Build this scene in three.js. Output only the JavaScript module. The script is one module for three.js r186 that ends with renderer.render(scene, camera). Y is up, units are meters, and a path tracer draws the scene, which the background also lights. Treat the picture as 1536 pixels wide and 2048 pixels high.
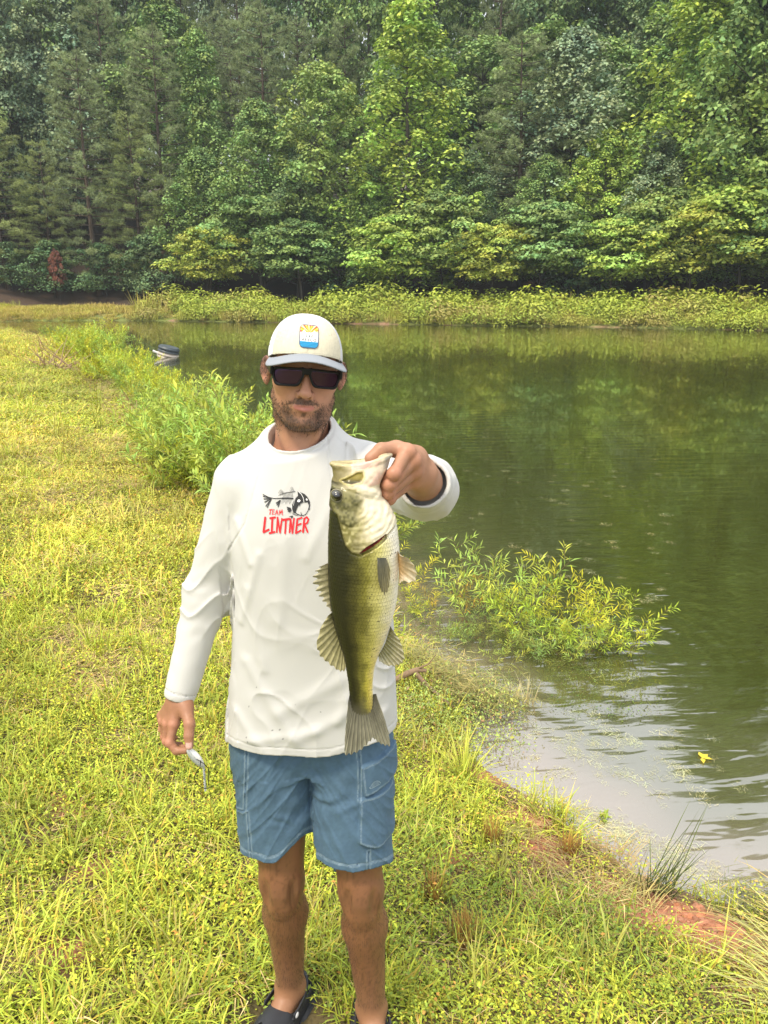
import * as THREE from 'three';
import { mergeGeometries } from 'three/addons/utils/BufferGeometryUtils.js';

// ---------------------------------------------------------------- camera, sky, sun, exposure
const scene = new THREE.Scene();
const camera = new THREE.PerspectiveCamera(67.24, 3 / 4, 0.05, 1500);
const rad = (d) => d * Math.PI / 180;
camera.position.set(0, 1.92, 0);
camera.rotation.set(-rad(16.5), 0, 0);
scene.add(camera);

// overcast summer sky: brighter overhead, soft broken cloud, a wide bright area round the veiled sun
const SUN = new THREE.Vector3(-0.45, 1.15, 0.5).normalize();
{
  const W = 512, H = 256, data = new Float32Array(W * H * 4);
  const hash = (i, j) => { let t = (i * 374761393 + j * 668265263) | 0; t = Math.imul(t ^ (t >>> 13), 1274126177); return ((t ^ (t >>> 16)) >>> 0) / 4294967296; };
  const vn = (x, y, per) => { const i = Math.floor(x), j = Math.floor(y), u = x - i, v = y - j, s = (t) => t * t * (3 - 2 * t), m = (a) => ((a % per) + per) % per;
    const a = hash(m(i), j), b = hash(m(i + 1), j), c = hash(m(i), j + 1), d = hash(m(i + 1), j + 1); return (a + (b - a) * s(u)) * (1 - s(v)) + (c + (d - c) * s(u)) * s(v); };
  const SKY = 1.3, clampU = (t) => Math.min(1, Math.max(-1, t));
  for (let y = 0; y < H; y++) for (let x = 0; x < W; x++) {
    const el = (y + 0.5) / H * Math.PI - Math.PI / 2, az = ((x + 0.5) / W) * 2 * Math.PI - Math.PI;
    const dir = new THREE.Vector3(Math.cos(el) * Math.cos(az), Math.sin(el), Math.cos(el) * Math.sin(az));
    const cl = vn(x / 32, y / 20, 16) * 0.5 + vn(x / 16, y / 10, 32) * 0.3 + vn(x / 8, y / 5, 64) * 0.2;
    const s = Math.max(0, Math.sin(el));
    let L = SKY * (0.62 + 0.55 * s) * (0.86 + 0.28 * cl);
    L *= 1 + 0.55 * Math.exp(-(Math.acos(clampU(dir.dot(SUN))) ** 2) / 0.35);
    if (el < 0) L *= Math.max(0.25, 1 + el * 2);
    const o = (y * W + x) * 4, blue = 0.06 * (1 - cl) ;
    data[o] = L * (1.0 - blue); data[o + 1] = L * 1.0; data[o + 2] = L * (1.02 + blue); data[o + 3] = 1;
  }
  const sky = new THREE.DataTexture(data, W, H, THREE.RGBAFormat, THREE.FloatType);
  sky.mapping = THREE.EquirectangularReflectionMapping; sky.magFilter = sky.minFilter = THREE.LinearFilter; sky.wrapS = THREE.RepeatWrapping; sky.needsUpdate = true;
  scene.background = sky; scene.environment = sky;
}
const sun = new THREE.DirectionalLight(0xffefd2, 2.6);
sun.position.copy(SUN).multiplyScalar(60); sun.castShadow = true; sun.shadow.radius = 22;
Object.assign(sun.shadow.camera, { left: -45, right: 45, top: 45, bottom: -45, near: 1, far: 160 });
sun.shadow.mapSize.set(2048, 2048);
scene.add(sun, sun.target);
scene.fog = new THREE.FogExp2(0xd5dfe6, 0.0006);
const renderer = new THREE.WebGLRenderer({ antialias: true });
renderer.toneMapping = THREE.LinearToneMapping; renderer.toneMappingExposure = 1.34;
renderer.shadowMap.enabled = true; renderer.setSize(768, 1024);

// ---------------------------------------------------------------- small tools
function rng(seed) { let a = seed >>> 0; return () => { a = (a + 0x6d2b79f5) | 0; let t = Math.imul(a ^ (a >>> 15), 1 | a); t = (t + Math.imul(t ^ (t >>> 7), 61 | t)) ^ t; return ((t ^ (t >>> 14)) >>> 0) / 4294967296; }; }
const clamp = (x, a = 0, b = 1) => (x < a ? a : x > b ? b : x), mix = (a, b, t) => a + (b - a) * t;
const sstep = (a, b, x) => { const t = clamp((x - a) / (b - a)); return t * t * (3 - 2 * t); };
const h3 = (i, j, k) => { let t = (Math.imul(i, 374761393) + Math.imul(j, 668265263) + Math.imul(k, 1440662683)) | 0; t = Math.imul(t ^ (t >>> 13), 1274126177); return ((t ^ (t >>> 16)) >>> 0) / 4294967296; };
function noise(x, y, z = 0) {
  const i = Math.floor(x), j = Math.floor(y), k = Math.floor(z); let u = x - i, v = y - j, w = z - k;
  u = u * u * (3 - 2 * u); v = v * v * (3 - 2 * v); w = w * w * (3 - 2 * w);
  const l = (a, b, t) => a + (b - a) * t;
  return l(l(l(h3(i, j, k), h3(i + 1, j, k), u), l(h3(i, j + 1, k), h3(i + 1, j + 1, k), u), v), l(l(h3(i, j, k + 1), h3(i + 1, j, k + 1), u), l(h3(i, j + 1, k + 1), h3(i + 1, j + 1, k + 1), u), v), w) * 2 - 1;
}
const fbm = (x, y, z = 0) => noise(x, y, z) * 0.55 + noise(x * 2.1, y * 2.1, z * 2.1 + 7) * 0.3 + noise(x * 4.3, y * 4.3, z * 4.3 + 13) * 0.15;
function table(rows) {                                  // smooth interpolation through rows [key, a, b, ...]
  rows.sort((p, q) => p[0] - q[0]);
  return (key, c) => {
    if (key <= rows[0][0]) return rows[0][c];
    const n = rows.length - 1; if (key >= rows[n][0]) return rows[n][c];
    let i = 0; while (rows[i + 1][0] < key) i++;
    const p = rows[Math.max(0, i - 1)], q = rows[i], r = rows[i + 1], s = rows[Math.min(n, i + 2)], h = r[0] - q[0], t = (key - q[0]) / h;
    const m0 = i ? (r[c] - p[c]) / (r[0] - p[0]) * h : r[c] - q[c], m1 = i + 2 <= n ? (s[c] - q[c]) / (s[0] - q[0]) * h : r[c] - q[c];
    const t2 = t * t, t3 = t2 * t;
    return (2 * t3 - 3 * t2 + 1) * q[c] + (t3 - 2 * t2 + t) * m0 + (-2 * t3 + 3 * t2) * r[c] + (t3 - t2) * m1;
  };
}
const V = (x, y, z) => new THREE.Vector3(x, y, z);
const used = {};
function numbered(name) { const n = used[name] = (used[name] ?? -1) + 1; return n ? name + '_' + String(n).padStart(3, '0') : name; }
function shade(o) { o.traverse((m) => { if (m.isMesh) { m.castShadow = true; m.receiveShadow = true; } }); return o; }
function thing(name, label, category, pos = [0, 0, 0], turn = 0, group) {
  const o = new THREE.Group(); o.name = numbered(name); o.position.set(...pos); o.rotation.y = turn;
  o.userData = { label, category }; if (group) o.userData.group = group; scene.add(o); return o;
}
function part(name, geo, mat, parent) { const m = new THREE.Mesh(geo, mat); m.name = name; m.castShadow = m.receiveShadow = true; parent.add(m); return m; }
function copyOf(o, label, group) { const c = o.clone(); c.name = numbered(o.name.replace(/_\d{3}$/, '')); c.userData = { ...o.userData, label }; if (group) c.userData.group = group; scene.add(c); return c; }
function struct(name, geo, mat) { const m = new THREE.Mesh(geo, mat); m.name = numbered(name); m.userData = { kind: 'structure' }; m.castShadow = m.receiveShadow = true; scene.add(m); return m; }
const std = (o) => new THREE.MeshStandardMaterial({ roughness: 0.9, side: THREE.DoubleSide, ...o });
const phys = (o) => new THREE.MeshPhysicalMaterial({ roughness: 0.9, side: THREE.DoubleSide, ...o });
const rgb = (r, g, b) => new THREE.Color().setRGB(r, g, b);

// collects triangles with a colour per vertex
class Tris {
  constructor() { this.p = []; this.c = []; this.i = []; }
  v(x, y, z, c) { this.p.push(x, y, z); this.c.push(c[0], c[1], c[2]); return this.p.length / 3 - 1; }
  tri(a, b, c) { this.i.push(a, b, c); }
  quad(a, b, c, d) { this.i.push(a, b, c, a, c, d); }
  geo() { const g = new THREE.BufferGeometry(); g.setAttribute('position', new THREE.Float32BufferAttribute(this.p, 3)); g.setAttribute('color', new THREE.Float32BufferAttribute(this.c, 3)); g.setIndex(this.i); g.computeVertexNormals(); return g; }
  // a bent blade from base b along d, leaning over; w = width
  blade(b, d, len, w, droop, col, colTip, segs = 2) {
    let dx = d[0], dy = d[1], dz = d[2]; const hl = Math.hypot(dx, dz) || 1, sx = -dz / hl * w / 2, sz = dx / hl * w / 2;
    let x = b[0], y = b[1], z = b[2], L = this.v(x - sx, y, z - sz, col), R = this.v(x + sx, y, z + sz, col);
    for (let s = 1; s <= segs; s++) {
      x += dx * len / segs; y += dy * len / segs; z += dz * len / segs; dy -= droop; const n = Math.hypot(dx, dy, dz); dx /= n; dy /= n; dz /= n;
      const t = s / segs, c = [mix(col[0], colTip[0], t), mix(col[1], colTip[1], t), mix(col[2], colTip[2], t)];
      if (s === segs) this.tri(L, R, this.v(x, y, z, c));
      else { const k = 1 - 0.45 * t, l = this.v(x - sx * k, y, z - sz * k, c), r = this.v(x + sx * k, y, z + sz * k, c); this.quad(L, R, r, l); L = l; R = r; }
    }
  }
  // a folded pointed leaf: centre-line from a along u, half-width along w, raised edges along n
  leaf(a, u, w, n, len, wid, fold, col) {
    const mx = a[0] + u[0] * len * 0.45, my = a[1] + u[1] * len * 0.45, mz = a[2] + u[2] * len * 0.45, h = wid / 2, f = fold * wid;
    const A = this.v(a[0], a[1], a[2], col), B = this.v(a[0] + u[0] * len, a[1] + u[1] * len - len * 0.08, a[2] + u[2] * len, col);
    const l = this.v(mx + w[0] * h + n[0] * f, my + w[1] * h + n[1] * f, mz + w[2] * h + n[2] * f, col), r = this.v(mx - w[0] * h + n[0] * f, my - w[1] * h + n[1] * f, mz - w[2] * h + n[2] * f, col);
    this.tri(A, l, B); this.tri(A, B, r);
  }
  // tapered tube through points [x, y, z, r]
  tube(pts, sides, col) {
    let prev = null;
    for (let k = 0; k < pts.length; k++) {
      const a = pts[Math.max(0, k - 1)], b = pts[Math.min(pts.length - 1, k + 1)], d = V(b[0] - a[0], b[1] - a[1], b[2] - a[2]).normalize();
      const s = Math.abs(d.y) < 0.9 ? V(0, 1, 0).cross(d).normalize() : V(1, 0, 0).cross(d).normalize(), t = d.clone().cross(s), ring = [];
      for (let j = 0; j < sides; j++) { const an = j / sides * 2 * Math.PI, c = Math.cos(an) * pts[k][3], e = Math.sin(an) * pts[k][3]; ring.push(this.v(pts[k][0] + s.x * c + t.x * e, pts[k][1] + s.y * c + t.y * e, pts[k][2] + s.z * c + t.z * e, col)); }
      if (prev) for (let j = 0; j < sides; j++) { const q = (j + 1) % sides; this.quad(prev[j], prev[q], ring[q], ring[j]); }
      else if (k === 0) for (let j = 1; j < sides - 1; j++) this.tri(ring[0], ring[j + 1], ring[j]);
      prev = ring;
    }
    for (let j = 1; j < sides - 1; j++) this.tri(prev[0], prev[j], prev[j + 1]);
  }
}
function unit(r) { const z = r() * 2 - 1, a = r() * 2 * Math.PI, s = Math.sqrt(1 - z * z); return [s * Math.cos(a), z, s * Math.sin(a)]; }
function frame(u, r) { const q = unit(r); let w = [u[1] * q[2] - u[2] * q[1], u[2] * q[0] - u[0] * q[2], u[0] * q[1] - u[1] * q[0]]; const n = Math.hypot(...w) || 1; w = w.map((x) => x / n); return [w, [w[1] * u[2] - w[2] * u[1], w[2] * u[0] - w[0] * u[2], w[0] * u[1] - w[1] * u[0]]]; }
const norm = (a) => { const n = Math.hypot(...a) || 1; return [a[0] / n, a[1] / n, a[2] / n]; };

// ---------------------------------------------------------------- solids from distance fields (surface nets)
function solid(f, lo, hi, h, colour) {
  const nx = Math.ceil((hi[0] - lo[0]) / h) + 1, ny = Math.ceil((hi[1] - lo[1]) / h) + 1, nz = Math.ceil((hi[2] - lo[2]) / h) + 1, g = new Float32Array(nx * ny * nz), B = 6, at = (i, j, k) => (k * ny + j) * nx + i;
  const reach = B * h * 0.88 * 1.5 + h;
  for (let k = 0; k < nz; k += B) for (let j = 0; j < ny; j += B) for (let i = 0; i < nx; i += B) {
    const c = f(lo[0] + (i + B / 2 - 0.5) * h, lo[1] + (j + B / 2 - 0.5) * h, lo[2] + (k + B / 2 - 0.5) * h), far = Math.abs(c) > reach;
    for (let z = k; z < Math.min(nz, k + B); z++) for (let y = j; y < Math.min(ny, j + B); y++) for (let x = i; x < Math.min(nx, i + B); x++)
      g[at(x, y, z)] = far ? c : f(lo[0] + x * h, lo[1] + y * h, lo[2] + z * h);
  }
  const id = new Int32Array(nx * ny * nz).fill(-1), P = [], I = [];
  for (let k = 0; k < nz - 1; k++) for (let j = 0; j < ny - 1; j++) for (let i = 0; i < nx - 1; i++) {
    const o = at(i, j, k), s0 = g[o] < 0; let same = true;
    const c = [g[o], g[o + 1], g[o + nx], g[o + nx + 1], g[o + nx * ny], g[o + nx * ny + 1], g[o + nx * ny + nx], g[o + nx * ny + nx + 1]];
    for (let q = 1; q < 8; q++) if ((c[q] < 0) !== s0) { same = false; break; }
    if (same) continue;
    let sx = 0, sy = 0, sz = 0, n = 0;
    for (let q = 0; q < 8; q++) for (let b = 1; b < 8; b <<= 1) { if (q & b) continue; const e = q | b; if ((c[q] < 0) === (c[e] < 0)) continue; const t = c[q] / (c[q] - c[e]); sx += (q & 1) + (b === 1 ? t : 0); sy += ((q >> 1) & 1) + (b === 2 ? t : 0); sz += ((q >> 2) & 1) + (b === 4 ? t : 0); n++; }
    id[o] = P.length / 3; P.push(lo[0] + (i + sx / n) * h, lo[1] + (j + sy / n) * h, lo[2] + (k + sz / n) * h);
  }
  const X = 1, Y = nx, Z = nx * ny;
  for (let k = 1; k < nz - 1; k++) for (let j = 1; j < ny - 1; j++) for (let i = 1; i < nx - 1; i++) {
    const o = at(i, j, k), s = g[o] < 0;
    const face = (d, u, w) => { if ((g[o + d] < 0) === s) return; const a = id[o], b = id[o - u], c = id[o - u - w], e = id[o - w]; if (a < 0 || b < 0 || c < 0 || e < 0) return; if (s) I.push(a, b, c, a, c, e); else I.push(a, c, b, a, e, c); };
    face(X, Y, Z); face(Y, Z, X); face(Z, X, Y);
  }
  const e = h * 0.4;
  for (let q = 0; q < P.length; q += 3) {                 // two Newton steps on to the surface
    for (let r = 0; r < 2; r++) {
      const d = f(P[q], P[q + 1], P[q + 2]), a = (f(P[q] + e, P[q + 1], P[q + 2]) - d) / e, b = (f(P[q], P[q + 1] + e, P[q + 2]) - d) / e, c = (f(P[q], P[q + 1], P[q + 2] + e) - d) / e, n = a * a + b * b + c * c;
      if (n > 0.05) { const s = clamp(d / n, -h * 0.5, h * 0.5); P[q] -= s * a; P[q + 1] -= s * b; P[q + 2] -= s * c; }
    }
  }
  const geo = new THREE.BufferGeometry(); geo.setAttribute('position', new THREE.Float32BufferAttribute(P, 3)); geo.setIndex(I); geo.computeVertexNormals();
  if (colour) paint(geo, colour);
  return geo;
}
function paint(geo, colour) {
  const P = geo.attributes.position, N = geo.attributes.normal, c = new Float32Array(P.count * 3);
  for (let q = 0; q < P.count; q++) { const k = colour(P.getX(q), P.getY(q), P.getZ(q), N.getX(q), N.getY(q), N.getZ(q)); c[q * 3] = k[0]; c[q * 3 + 1] = k[1]; c[q * 3 + 2] = k[2]; }
  geo.setAttribute('color', new THREE.BufferAttribute(c, 3)); return geo;
}
function planarUV(geo, fu, fv) { const P = geo.attributes.position, u = new Float32Array(P.count * 2); for (let q = 0; q < P.count; q++) { u[q * 2] = fu(P.getX(q), P.getY(q), P.getZ(q)); u[q * 2 + 1] = fv(P.getX(q), P.getY(q), P.getZ(q)); } geo.setAttribute('uv', new THREE.BufferAttribute(u, 2)); return geo; }
function smin(a, b, k) { const t = clamp(0.5 + 0.5 * (b - a) / k); return b + (a - b) * t - k * t * (1 - t); }
const smax = (a, b, k) => -smin(-a, -b, k);
function cone(x, y, z, a, b, ra, rb) {                    // tapered capsule a -> b
  const dx = b[0] - a[0], dy = b[1] - a[1], dz = b[2] - a[2], px = x - a[0], py = y - a[1], pz = z - a[2], t = clamp((px * dx + py * dy + pz * dz) / (dx * dx + dy * dy + dz * dz));
  const qx = px - dx * t, qy = py - dy * t, qz = pz - dz * t; return Math.sqrt(qx * qx + qy * qy + qz * qz) - (ra + (rb - ra) * t);
}
function ell(x, y, z, cx, cy, cz, rx, ry, rz) { x -= cx; y -= cy; z -= cz; const k0 = Math.hypot(x / rx, y / ry, z / rz), k1 = Math.hypot(x / rx / rx, y / ry / ry, z / rz / rz); return k1 < 1e-9 ? -Math.min(rx, ry, rz) : k0 * (k0 - 1) / k1; }
function mixc(a, b, t) { return [mix(a[0], b[0], t), mix(a[1], b[1], t), mix(a[2], b[2], t)]; }
function segd(x, y, ax, ay, bx, by) { const dx = bx - ax, dy = by - ay, t = clamp(((x - ax) * dx + (y - ay) * dy) / (dx * dx + dy * dy)); return Math.hypot(x - ax - dx * t, y - ay - dy * t); }
function polyd(x, y, P) { let d = 1e9; for (let i = 0; i < P.length - 1; i++) d = Math.min(d, segd(x, y, P[i][0], P[i][1], P[i + 1][0], P[i + 1][1])); return d; }
function insideD(x, y, P) {                               // signed distance to a closed polygon, negative inside
  let d = 1e9, s = 1; for (let i = 0, j = P.length - 1; i < P.length; j = i++) { d = Math.min(d, segd(x, y, P[j][0], P[j][1], P[i][0], P[i][1])); if ((P[i][1] > y) !== (P[j][1] > y) && x < (P[j][0] - P[i][0]) * (y - P[i][1]) / (P[j][1] - P[i][1]) + P[i][0]) s = -s; }
  return d * s;
}

// ---------------------------------------------------------------- the setting: pond, banks, wooded hill
const WATER = -0.33;
const SHORE = [[6, 0.5], [3.2, -1.5], [2.2, -2.1], [1.62, -2.3], [1.2, -2.38], [0.95, -2.5], [0.8, -2.75], [0.66, -2.95], [0.5, -3.2], [0.39, -3.4], [0.34, -3.65], [0.33, -3.95], [0.3, -4.2], [0.1, -4.5], [0.0, -5.0], [-0.3, -6.2], [-0.9, -8], [-1.7, -10], [-2.7, -12.3], [-4.2, -15.6], [-6.2, -20], [-8.6, -24.6], [-12.8, -30.6], [-17.8, -36.8], [-22.8, -42], [-26, -47], [-22.5, -50.8],
  [-14, -50.6], [-8, -48.6], [-2, -46.6], [4, -45.2], [10, -43.6], [16, -41.4], [22, -38.6], [30, -34], [40, -26], [46, -14], [40, 0], [24, 6]];
const shoreD = (x, z) => insideD(x, z, SHORE);            // > 0 on land
const soft = (x, w) => 0.5 * (x + Math.sqrt(x * x + w * w));
function landHeight(x, z) {
  let d = shoreD(x, z); const near = Math.hypot(x, z);
  d += 0.05 * noise(x * 3.1, z * 3.1, 2) * sstep(20, 3, near) + 0.15 * noise(x * 0.6, z * 0.6, 5) * sstep(4, 12, near);
  if (d < 0) return WATER - Math.min(1.6, 0.02 - d * (d > -0.9 ? 0.07 : 0.25) + (d > -0.9 ? 0 : -0.16));
  const bumps = 0.018 * noise(x * 4, z * 4, 1) + 0.03 * noise(x * 1.1, z * 1.1, 3);
  const far = sstep(0, 1, (-z - 30 - 0.45 * x * (x < 0 ? 0.55 : 0.4)) / 8);              // beyond the pond: bank and hill
  const dam = WATER + 0.015 + 0.06 * (1 - Math.exp(-d / 0.12)) + 0.12 * Math.min(d, 9) + 0.085 * Math.min(d, 1.2) + 0.04 * soft(d - 9, 1) * sstep(16, 9, d) + bumps * sstep(0, 0.3, d);
  const g = Math.max(0, d - 5.5);
  const hill = WATER + 0.02 + 0.2 * (1 - Math.exp(-d / 0.6)) + 0.09 * Math.min(d, 5.5) + 0.36 * soft(g - 2, 3) * (1 - 0.55 * sstep(25, 90, d)) - 0.289 + 0.3 * noise(x * 0.21, z * 0.21, 9) * sstep(3, 9, d);
  return mix(dam, hill, far);
}
function bareClay(x, z) {                                 // 0..1: red clay showing through by the near bank
  const spots = [[0.98, -2.2, 0.2], [1.12, -2.08, 0.18], [1.26, -1.98, 0.19], [1.4, -1.9, 0.16], [0.64, -2.52, 0.13], [0.85, -2.35, 0.07], [0.6, -2.75, 0.08], [0.5, -3.1, 0.1], [0.27, -2.4, 0.05], [1.12, -1.82, 0.1], [-0.95, -2.1, 0.06], [-1.2, -2.4, 0.08], [-0.9, -1.75, 0.05], [-0.5, -2.5, 0.06]];
  let c = 0; const n = noise(x * 9, z * 9, 4) * 0.05; for (const [a, b, r] of spots) c = Math.max(c, sstep(r + 0.05, r - 0.06, Math.hypot(x - a, (z - b) * 1.25) + n)); return c;
}
{
  const steps = (c, s0, k, most, flat) => { const out = []; for (const g of [-1, 1]) { let d = g > 0 ? s0 : 0, s = s0; while (d < 330) { out.push(c + g * d); s = d < flat ? Math.min(most, s0 + k * d) : s * 1.16; d += s; } } return out.sort((a, b) => a - b); };
  const ax = steps(0.3, 0.025, 0.045, 0.55, 42), N = ax.length - 1, az = steps(-2.4, 0.022, 0.035, 0.36, 62), M = az.length - 1;
  const g = new THREE.BufferGeometry(), P = [], I = [], U = [], C = [];
  for (let j = 0; j <= M; j++) for (let i = 0; i <= N; i++) {
    const x = ax[i], z = az[j], y = landHeight(x, z), d = shoreD(x, z); P.push(x, y, z); U.push(x, -z);
    const clay = bareClay(x, z), n = noise(x * 2.3, z * 2.3, 8) * 0.5 + 0.5, far = sstep(-28, -38, z + 0.2 * x);
    let c = mixc([0.075, 0.06, 0.022], [0.14, 0.1, 0.04], n);                              // thatch and old grass under the turf
    if (far < 0.5 && d > 2) c = mixc(c, mixc([0.2, 0.22, 0.05], [0.26, 0.26, 0.07], n), sstep(2, 6, d));
    if (d < 0.12 && d >= 0) c = mixc(c, [0.2, 0.115, 0.07], sstep(0.12, 0.03, d) * 0.8);   // wet clay lip
    if (d < 0) c = [0.3, 0.2, 0.13];
    c = mixc(c, [0.36, 0.15, 0.08].map((q) => q * (0.75 + 0.5 * n)), clay);
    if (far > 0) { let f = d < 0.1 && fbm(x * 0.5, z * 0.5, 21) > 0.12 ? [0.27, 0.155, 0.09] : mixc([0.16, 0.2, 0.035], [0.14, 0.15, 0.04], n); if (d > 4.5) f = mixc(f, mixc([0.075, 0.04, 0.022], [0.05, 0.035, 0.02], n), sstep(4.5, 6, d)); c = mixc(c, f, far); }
    C.push(...c);
  }
  for (let j = 0; j < M; j++) for (let i = 0; i < N; i++) { const a = j * (N + 1) + i; I.push(a, a + N + 1, a + 1, a + 1, a + N + 1, a + N + 2); }
  g.setAttribute('position', new THREE.Float32BufferAttribute(P, 3)); g.setAttribute('uv', new THREE.Float32BufferAttribute(U, 2)); g.setAttribute('color', new THREE.Float32BufferAttribute(C, 3)); g.setIndex(I); g.computeVertexNormals();
  const S = 256, b = new Uint8Array(S * S * 4), r = rng(5);
  const per = (u, v, f, s) => { const a = (i, j) => h3(((i % f) + f) % f, ((j % f) + f) % f, s), i = Math.floor(u * f), j = Math.floor(v * f), p = u * f - i, q = v * f - j; return (a(i, j) * (1 - p) + a(i + 1, j) * p) * (1 - q) + (a(i, j + 1) * (1 - p) + a(i + 1, j + 1) * p) * q; };
  for (let y = 0; y < S; y++) for (let x = 0; x < S; x++) { const u = x / S, v = y / S, k = per(u, v, 16, 1) * 0.4 + per(u, v, 40, 2) * 0.3 + per(u, v, 110, 3) * 0.3, o = (y * S + x) * 4; b[o] = b[o + 1] = b[o + 2] = 255 * k; b[o + 3] = 255; }
  const bump = new THREE.DataTexture(b, S, S); bump.wrapS = bump.wrapT = THREE.RepeatWrapping; bump.magFilter = THREE.LinearFilter; bump.repeat.set(1.6, 1.6); bump.needsUpdate = true;
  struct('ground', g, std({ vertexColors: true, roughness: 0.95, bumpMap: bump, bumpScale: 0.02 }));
}
// water: a rippled sheet, murky olive, browner over the shallow clay by the near bank
{
  const P = [], I = [], C = [], U = [], NA = 300, NR = 420;
  const rr = []; for (let i = 0; i <= NR; i++) rr.push(1.6 * Math.pow(70 / 1.6, i / NR));
  for (let i = 0; i <= NR; i++) for (let j = 0; j <= NA; j++) {
    const a = rad(mix(-62, 80, j / NA)), r = rr[i], x = Math.sin(a) * r, z = -Math.cos(a) * r, d = -shoreD(x, z);
    // ripples spreading from the bush and the bank; short waves only where the sheet is fine enough
    const k = sstep(16, 4, r), rb = Math.hypot(x - 1.5, (z + 4.5)), n = noise(x * 0.8, z * 0.8, 3);
    let y = WATER + 0.0016 * Math.sin(rb * 34 + n * 5) * sstep(0.1, 0.5, rb) * Math.exp(-rb / 1.3) * k;
    y += 0.0024 * Math.sin(z * 40 + 2.5 * noise(x * 3, z * 2, 8)) * Math.exp(-(((x - 1.78) / 0.26) ** 2) - ((z + 4.35) / 0.5) ** 2); y += (0.0007 * noise(x * 2.4, z * 9, 1) + 0.0004 * noise(x * 6, z * 20, 2)) * k * sstep(0, 0.4, d);
    P.push(x, y, z); U.push(x, -z);
    const n2 = fbm(x * 1.3, z * 1.3, 6);
    let c = mixc([0.19, 0.15, 0.105], [0.075, 0.075, 0.03], sstep(0.1, 0.75, d + n2 * 0.25)); c = mixc(c, [0.034, 0.038, 0.005], sstep(0.5, 2.0, d + n2 * 0.2)); C.push(...c);
  }
  for (let i = 0; i < NR; i++) for (let j = 0; j < NA; j++) { const a = i * (NA + 1) + j; I.push(a, a + 1, a + NA + 1, a + 1, a + NA + 2, a + NA + 1); }
  const g = new THREE.BufferGeometry(); g.setAttribute('position', new THREE.Float32BufferAttribute(P, 3)); g.setAttribute('uv', new THREE.Float32BufferAttribute(U, 2)); g.setAttribute('color', new THREE.Float32BufferAttribute(C, 3)); g.setIndex(I); g.computeVertexNormals();
  const S = 512, H = new Float32Array(S * S), r = rng(77);
  const waves = []; for (let q = 0; q < 70; q++) { const ang = (r() - 0.5) * 1.5 + Math.PI / 2, f = 3 + Math.pow(r(), 1.5) * 34; waves.push([Math.round(Math.cos(ang) * f), Math.round(Math.sin(ang) * f), r() * 6.28, 1 / Math.pow(f, 1.15)]); }
  for (let y = 0; y < S; y++) for (let x = 0; x < S; x++) { let s = 0; for (const [a, b, p, m] of waves) s += m * Math.sin((a * x + b * y) / S * 6.28319 + p); H[y * S + x] = s; }
  const d = new Uint8Array(S * S * 4), amp = 9;
  for (let y = 0; y < S; y++) for (let x = 0; x < S; x++) { const dx = (H[y * S + (x + 1) % S] - H[y * S + (x + S - 1) % S]) * amp, dy = (H[((y + 1) % S) * S + x] - H[((y + S - 1) % S) * S + x]) * amp, n = Math.hypot(dx, dy, 1), o = (y * S + x) * 4; d[o] = 127.5 - dx / n * 127; d[o + 1] = 127.5 - dy / n * 127; d[o + 2] = 127.5 + 127 / n; d[o + 3] = 255; }
  const nm = new THREE.DataTexture(d, S, S); nm.wrapS = nm.wrapT = THREE.RepeatWrapping; nm.magFilter = THREE.LinearFilter; nm.repeat.set(0.45, 1.15); nm.rotation = 0.15; nm.needsUpdate = true;
  const w = struct('pond_water', g, phys({ vertexColors: true, roughness: 0.045, ior: 2.8, clearcoat: 0.5, clearcoatRoughness: 0.03, normalMap: nm, normalScale: new THREE.Vector2(0.026, 0.026) }));
}

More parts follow.
